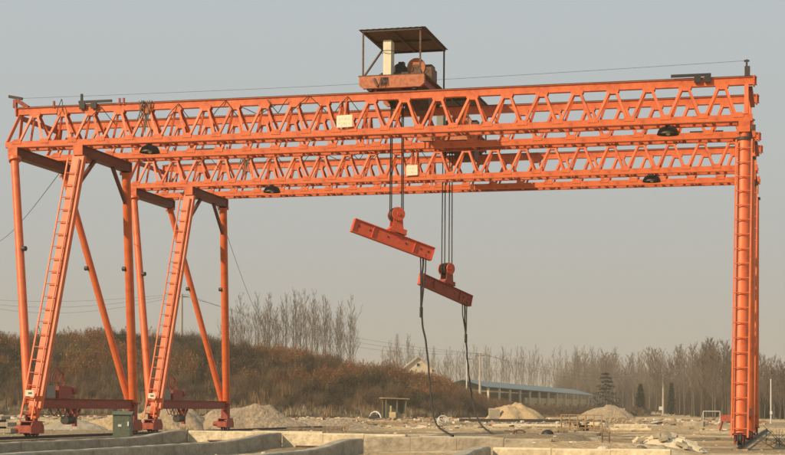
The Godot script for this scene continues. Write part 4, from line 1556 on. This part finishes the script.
	for i in 12:
		var x := r.randf_range(-.5, .5)
		g.tube(Vector3(x * .5, -.05, 0), Vector3(x, .3, r.randf_range(-.2, .2)), .008, .004, 4)
	part("stem", g, M.twig, o)
	# bits near the panelled wall
	o = thing("scrap_bracket", "rusty bent bracket lying on the ground beyond the panelled end wall", "scrap metal", on_ground(17.7, 1.0))
	o.scale = Vector3.ONE * .62
	g = Geo.new()
	g.path([Vector3(-.3, .0, 0), Vector3(-.28, .16, 0), Vector3(-.05, .22, 0), Vector3(.16, .2, 0), Vector3(.3, .08, 0)], .05, 7)
	g.path([Vector3(-.16, .19, 0), Vector3(-.14, .0, 0)], .03, 6)
	g.path([Vector3(-.28, .14, 0), Vector3(-.75, .18, .05)], .025, 6)
	part("bent_tube", g, M.rust, o)
	o = thing("black_sack", "small black sack slumped on the ground near the rusty bracket", "sack", on_ground(18.6, 1.2))
	g = Geo.new()
	g.lathe(Vector3(0, -.02, 0), Basis(Vector3.RIGHT, UPV, Vector3.BACK), [Vector2(.17, 0), Vector2(.19, .05), Vector2(.175, .11), Vector2(.12, .165), Vector2(.05, .19), Vector2(0, .195)], 11)
	part("bag_body", g, M.black, o)
	o = thing("steel_trestle", "small dark two legged trestle on the sandy ground", "trestle", on_ground(21.3, 9.2))
	g = Geo.new()
	for s in [-1, 1]:
		g.box(Vector3(.09 * s, .13, 0), Vector3(.03, .28, .03))
	g.box(Vector3(0, .16, 0), Vector3(.2, .025, .025))
	part("frame", g, M.rust, o)
	o = thing("steel_stand", "small red steel stand in the field beside the tall right leg", "steel stand", on_ground(22.3, -36.5))
	o.scale = Vector3.ONE * 1.35
	g = Geo.new()
	for s in [-1, 1]:
		g.beam(Vector3(.26 * s, 0, .15), Vector3(.1 * s, .62, 0), .06, .06)
		g.beam(Vector3(.26 * s, 0, -.15), Vector3(.1 * s, .62, 0), .06, .06)
	part("leg_frame", g, M.bogie, o)
	g = Geo.new()
	g.box(Vector3(0, .5, 0), Vector3(.44, .26, .24))
	part("head", g, M.bogie, o)
	# leafless cut branches at the picture's right edge
	o = thing("cut_branches", "heap of dark cut branches behind the tall right leg", "branches", on_ground(25.35, 0.6))
	o.scale = Vector3.ONE * .7
	for i in 16:
		g = Geo.new()
		var a := Vector3(r.randf_range(-.8, .9), r.randf_range(.0, .2), r.randf_range(-.8, .8))
		limb(g, a, Vector3(r.randf_range(-1, 1), r.randf_range(.1, .7), r.randf_range(-.6, .6)).normalized(), r.randf_range(.7, 1.5), .022, r, 4)
		part("branch", g, M.twig, o)
	# goal frames
	goal(Vector2(17.6, -112.0), .42, 1.75, .95, "small white goal frame at the far side of the field before the tree belt")
	goal(Vector2(2.6, -165.0), .2, 1.7, 1.15, "small white goal frame beside the brown soil heap")
	# white gate post
	o = thing("white_post", "tall thin white post standing beyond the tall right leg", "post", on_ground(23.7, -89.0))
	g = Geo.new()
	g.tube(Vector3(0, -.1, 0), Vector3(-.03, 3.75, 0), .065, .05, 10)
	part("shaft", g, M.white, o)
	g = Geo.new()
	g.box(Vector3(0, .9, .06), Vector3(.2, .26, .1))
	part("meter_box", g, M.white, o)
	o = thing("white_notice", "small white notice board at the edge of the tree belt", "notice", on_ground(4.9, -205.0))
	g = Geo.new()
	g.box(Vector3(0, .5, 0), Vector3(.08, 1.0, .08))
	part("stake", g, M.old_timber, o)
	g = Geo.new()
	g.box(Vector3(0, 1.25, 0), Vector3(.6, .55, .05))
	part("board", g, M.white, o)

func goal(at: Vector2, turn: float, w: float, h: float, label: String) -> void:
	var o := thing("goal_frame", label, "goal", on_ground(at.x, at.y))
	o.rotation.y = turn
	var g: Geo
	for s in [-1, 1]:
		g = Geo.new()
		g.tube(Vector3(w / 2 * s, -.05, 0), Vector3(w / 2 * s, h, 0), .035, .035, 8)
		part("post", g, M.white, o)
		g = Geo.new()
		g.tube(Vector3(w / 2 * s, h, 0), Vector3(w / 2 * s, 0, -.7), .025, .025, 6)
		part("stay", g, M.white, o)
	g = Geo.new()
	g.tube(Vector3(-w / 2, h, 0), Vector3(w / 2, h, 0), .045, .045, 8)
	part("crossbar", g, M.white, o)

# ---------------------------------------------------------------- far things
func make_buildings() -> void:
	var g: Geo
	# gabled house behind the bank
	var o := thing("gabled_house", "cream gabled house peeping over the bank brushwood", "house", Vector3(-33.9, 2.0, -203.0))
	o.rotation.y = .3
	g = Geo.new()
	var w := 2.25
	g.box(Vector3(0, 2.7, -3), Vector3(w * 2, 5.4, 6))
	g.plate([Vector3(-w, 5.4, -.1), Vector3(w, 5.4, -.1), Vector3(0, 7.15, -.1)], Vector3(0, 0, .098))
	part("wall", g, M.render_wall, o)
	g = Geo.new()
	for s in [-1, 1]:
		g.plate([Vector3(0, 7.3, .35), Vector3(0, 7.3, -6.3), Vector3((w + .55) * s, 5.05, -6.3), Vector3((w + .55) * s, 5.05, .35)], Vector3(.05 * s, .06, 0))
	part("roof", g, M.tile_roof, o)
	var wd := node("window", o, Vector3(0, 6.0, .03))
	g = Geo.new()
	g.box(Vector3.ZERO, Vector3(.62, .62, .06))
	part("frame", g, M.white, wd)
	g = Geo.new()
	g.box(Vector3(0, 0, .035), Vector3(.48, .48, .02))
	part("pane", g, M.glass_dark, wd)
	# long shed with a blue roof
	var a := Vector3(-25.5, 0, -205.6)
	var b := Vector3(-17.2, 0, -280.0)
	o = thing("blue_roofed_shed", "long low shed with a blue metal roof behind the sand heap", "shed", (a + b) / 2)
	var dir := (b - a).normalized()
	var ln := a.distance_to(b)
	o.rotation.y = atan2(-dir.z, dir.x)
	g = Geo.new()
	# local x runs along the shed, +z looks at the yard
	g.plate([Vector3(-ln / 2, 5.7, -1.6), Vector3(ln / 2, 4.9, -1.6), Vector3(ln / 2, 3.75, 2.6), Vector3(-ln / 2, 4.5, 2.6)], Vector3(0, .05, .012))
	g.plate([Vector3(-ln / 2, 5.7, -1.6), Vector3(ln / 2, 4.9, -1.6), Vector3(ln / 2, 3.75, -5.6), Vector3(-ln / 2, 4.5, -5.6)], Vector3(0, .05, -.012))
	var rf := part("roof", g, M.blue_roof, o)
	for k in 38:
		g = Geo.new()
		var t := (k + .5) / 38.0
		var x := lerpf(-ln / 2, ln / 2, t)
		g.beam(Vector3(x, lerpf(5.78, 4.98, t), -1.6), Vector3(x, lerpf(4.58, 3.83, t), 2.6), .09, .06)
		part("roof_rib", g, M.blue_roof, rf)
	g = Geo.new()
	g.box(Vector3(0, 1.6, -5.4), Vector3(ln - .6, 4.6, .2))
	part("back_wall", g, M.render_wall, o)
	g = Geo.new()
	g.box(Vector3(10, 1.5, 1.9), Vector3(ln * .62, 2.9, .25))
	part("front_wall", g, M.ochre_wall, o)
	for k in 12:
		g = Geo.new()
		var t := (k + .2) / 12.0
		var top := lerpf(4.4, 3.6, t)
		g.box(Vector3(lerpf(-ln / 2, ln / 2, t), top / 2 - .3, 2.35), Vector3(.32, top + .6, .32))
		part("column", g, M.render_wall, o)
	for k in 9:
		var t := (k + 3.0) / 12.0
		wd = node("window", o, Vector3(lerpf(-ln / 2, ln / 2, t), 1.55, 2.04))
		g = Geo.new()
		g.box(Vector3.ZERO, Vector3(1.7, 1.1, .06))
		part("frame", g, M.render_wall, wd)
		g = Geo.new()
		g.box(Vector3(0, 0, .04), Vector3(1.5, .9, .02))
		part("pane", g, M.glass_dark, wd)
	# poles and lines
	var tops := []
	for q in [[-84.0, -134.0, 5.0, 15.6, "utility_pole", "concrete utility pole beyond the picture's edge"], [-45.1, -128.4, 5.0, 14.4, "utility_pole", "grey concrete utility pole standing on the bank behind the crane legs"], [-20.4, -186.3, .3, 9.3, "utility_pole", "slim concrete utility pole above the blue roof"], [1.9, -246.0, .3, 7.5, "utility_pole", "concrete utility pole before the tree belt, right of the conifers"]]:
		var p := thing(q[4], q[5], "utility pole", Vector3(q[0], q[2], q[1]))
		var h: float = q[3] - q[2]
		g = Geo.new()
		g.tube(Vector3(0, -.6, 0), Vector3(0, h, 0), .22, .15, 10)
		part("shaft", g, M.pole, p)
		g = Geo.new()
		g.box(Vector3(0, h - .35, 0), Vector3(1.5, .09, .09), Basis(UPV, .5))
		part("crossarm", g, M.steel, p)
		for s in [-1, 0, 1]:
			g = Geo.new()
			g.tube(Vector3(.65 * s * cos(.5), h - .3, -.65 * s * sin(.5)), Vector3(.65 * s * cos(.5), h - .08, -.65 * s * sin(.5)), .04, .03, 6)
			part("insulator", g, M.white, p)
		tops.append(Vector3(q[0], q[3], q[1]))
	tops.append(Vector3(30.0, 8.0, -330.0))
	var spans := ["first span, from the picture's edge to the pole on the bank", "second span, over the poplars to the pole above the blue roof", "third span, from the blue roof to the pole by the conifers", "last span, from the conifers into the tree belt"]
	for i in 4:
		var w0 := thing("power_line", "power line, " + spans[i], "power line", tops[i], "power lines between the poles")
		for s in [-1, 0, 1]:
			g = Geo.new()
			var pts := []
			var off := Vector3(.65 * s * cos(.5), -.05 - .0 * s, -.65 * s * sin(.5))
			for k in 19:
				var t := k / 18.0
				pts.append((tops[i + 1] - tops[i]) * t + off - UPV * sin(t * PI) * (1.1 + .7 * (s + 1)))
			g.path(pts, .013, 4)
			part("wire", g, M.black, w0)
	# lone white post near the sling
	o = thing("white_lamp_post", "slim white post rising behind the brush beside the farther sling", "post", Vector3(-18.3, .2, -166.2))
	g = Geo.new()
	g.tube(Vector3(0, -.3, 0), Vector3(0, 7.6, 0), .12, .09, 10)
	part("shaft", g, M.white, o)
	g = Geo.new()
	g.box(Vector3(.3, 7.6, 0), Vector3(.8, .08, .12))
	part("lamp_arm", g, M.steel, o)
	# supply cables from the cranes to the bank
	for q in [[Vector3(2.2, 9.6, -13.9), Vector3(-26.0, 8.2, -106.0), "thin supply cable running from the farther crane down to the bank", 1.2], [Vector3(.3, 9.55, -3.2), Vector3(-36.0, 13.4, -64.0), "thin supply cable leaving the nearer crane toward the picture's edge", 0.7]]:
		var w1 := thing("supply_cable", q[2], "cable", q[0])
		g = Geo.new()
		var pts := []
		for k in 15:
			var t := k / 14.0
			pts.append((q[1] - q[0]) * t - UPV * sin(t * PI) * q[3])
		g.path(pts, .012, 4)
		part("wire", g, M.black, w1)

# ---------------------------------------------------------------- the scene
func _ready() -> void:
	bumps.seed = 3
	bumps.frequency = 0.09
	patches.seed = 11
	patches.frequency = 0.05
	patches.fractal_octaves = 4
	# camera: level, lens shifted up, rolled a little
	var cam := Camera3D.new()
	cam.name = "camera"
	cam.projection = Camera3D.PROJECTION_FRUSTUM
	cam.near = 1.0
	cam.far = 4000.0
	cam.size = 455.0 / 1600.0
	cam.frustum_offset = Vector2(0.0, (407.0 - 227.5) / 1600.0)
	cam.position = Vector3(26.01, 1.1345, 49.54)
	cam.basis = Basis(UPV, 0.2488) * Basis(Vector3.BACK, 0.0068)
	add_child(cam)
	cam.current = true
	# sky
	var sky_mat := ProceduralSkyMaterial.new()
	sky_mat.sky_horizon_color = Color(0.715, 0.67, 0.595)
	sky_mat.sky_top_color = Color(0.725, 0.772, 0.795)
	sky_mat.sky_curve = 0.095
	sky_mat.ground_horizon_color = Color(0.66, 0.61, 0.52)
	sky_mat.ground_bottom_color = Color(0.45, 0.39, 0.30)
	sky_mat.sun_angle_max = 12.0
	sky_mat.sun_curve = 0.05
	var sky := Sky.new()
	sky.sky_material = sky_mat
	var env := Environment.new()
	env.background_mode = Environment.BG_SKY
	env.sky = sky
	env.tonemap_mode = Environment.TONE_MAPPER_LINEAR
	env.tonemap_exposure = 1.0
	env.sdfgi_enabled = true
	env.ssao_enabled = true
	env.ssil_enabled = true
	env.fog_enabled = true
	env.fog_density = 0.00058
	env.fog_light_color = Color(0.80, 0.77, 0.70)
	var we := WorldEnvironment.new()
	we.name = "world_environment"
	we.environment = env
	add_child(we)
	# sun: low, from behind the camera's left
	var sun := DirectionalLight3D.new()
	sun.name = "sun"
	sun.light_color = Color(1.0, 0.885, 0.72)
	sun.light_energy = 1.6
	sun.light_angular_distance = 0.6
	sun.shadow_enabled = true
	add_child(sun)
	sun.look_at_from_position(Vector3.ZERO, -Vector3(-0.60, 0.58, 0.72), UPV)

	make_materials()
	make_ground()
	make_bank()
	make_buildings()

	# cranes
	var near_crane := build_crane()
	var far_crane: Node3D = near_crane.duplicate()
	far_crane.name = numbered("gantry_crane")
	add_child(far_crane)
	far_crane.position = Vector3(-0.1, 0, -PITCH)
	tag(far_crane, "farther of two orange lattice gantry cranes, seen below the nearer girder", "crane", "pair of orange gantry cranes")
	flood_lamp(near_crane, Vector3(5.0, LOW + 0.02, -0.12))
	flood_lamp(near_crane, Vector3(22.05, LOW + 0.02, -0.12))
	flood_lamp(far_crane, Vector3(5.95, LOW + 0.02, -0.12))
	flood_lamp(far_crane, Vector3(20.75, LOW + 0.02, -0.12))
	sign_board(near_crane, Vector3(11.9, 10.24, 0.47), 0.52, 0.40)
	sign_board(far_crane, Vector3(11.75, 10.16, 0.47), 0.44, 0.40)

	var trolley_at := Vector3(12.28, RAIL_TOP, 0.0)
	build_trolley(trolley_at, "winch trolley under a tin shelter on the nearer crane's girder", M.cream)
	build_trolley(Vector3(11.75, RAIL_TOP, -PITCH), "winch trolley of the farther crane, glimpsed through the nearer girder", M.grey_box)
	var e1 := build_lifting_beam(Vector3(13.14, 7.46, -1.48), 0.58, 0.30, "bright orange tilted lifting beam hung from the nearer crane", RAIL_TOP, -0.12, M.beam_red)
	var e2 := build_lifting_beam(Vector3(12.61, 6.55, -PITCH - 1.48), 1.02, 0.25, "tilted lifting beam hung from the farther crane, shade put into its darker red", RAIL_TOP, -0.06, M.red)  # darker red holds the shade on the long face of this beam
	build_sling([e1, e1 + Vector3(-.04, -1.75, .05), Vector3(14.14, 3.02, -1.72), Vector3(14.38, 1.86, -1.16), Vector3(14.81, 0.99, .28), Vector3(15.3, .55, 1.7), Vector3(16.42, .32, 4.72)], e1, "thick dark sling trailing from the orange lifting beam to the ground")
	build_sling([e2, e2 + Vector3(.1, -1.3, .2), Vector3(13.75, 2.0, -10.8), Vector3(14.64, .68, -7.93), Vector3(15.86, .2, -4.63)], e2, "thick dark sling trailing from the farther lifting beam to the ground")

	make_yard()
	make_trees()
	make_brush()
	make_stones()
	make_scraps()
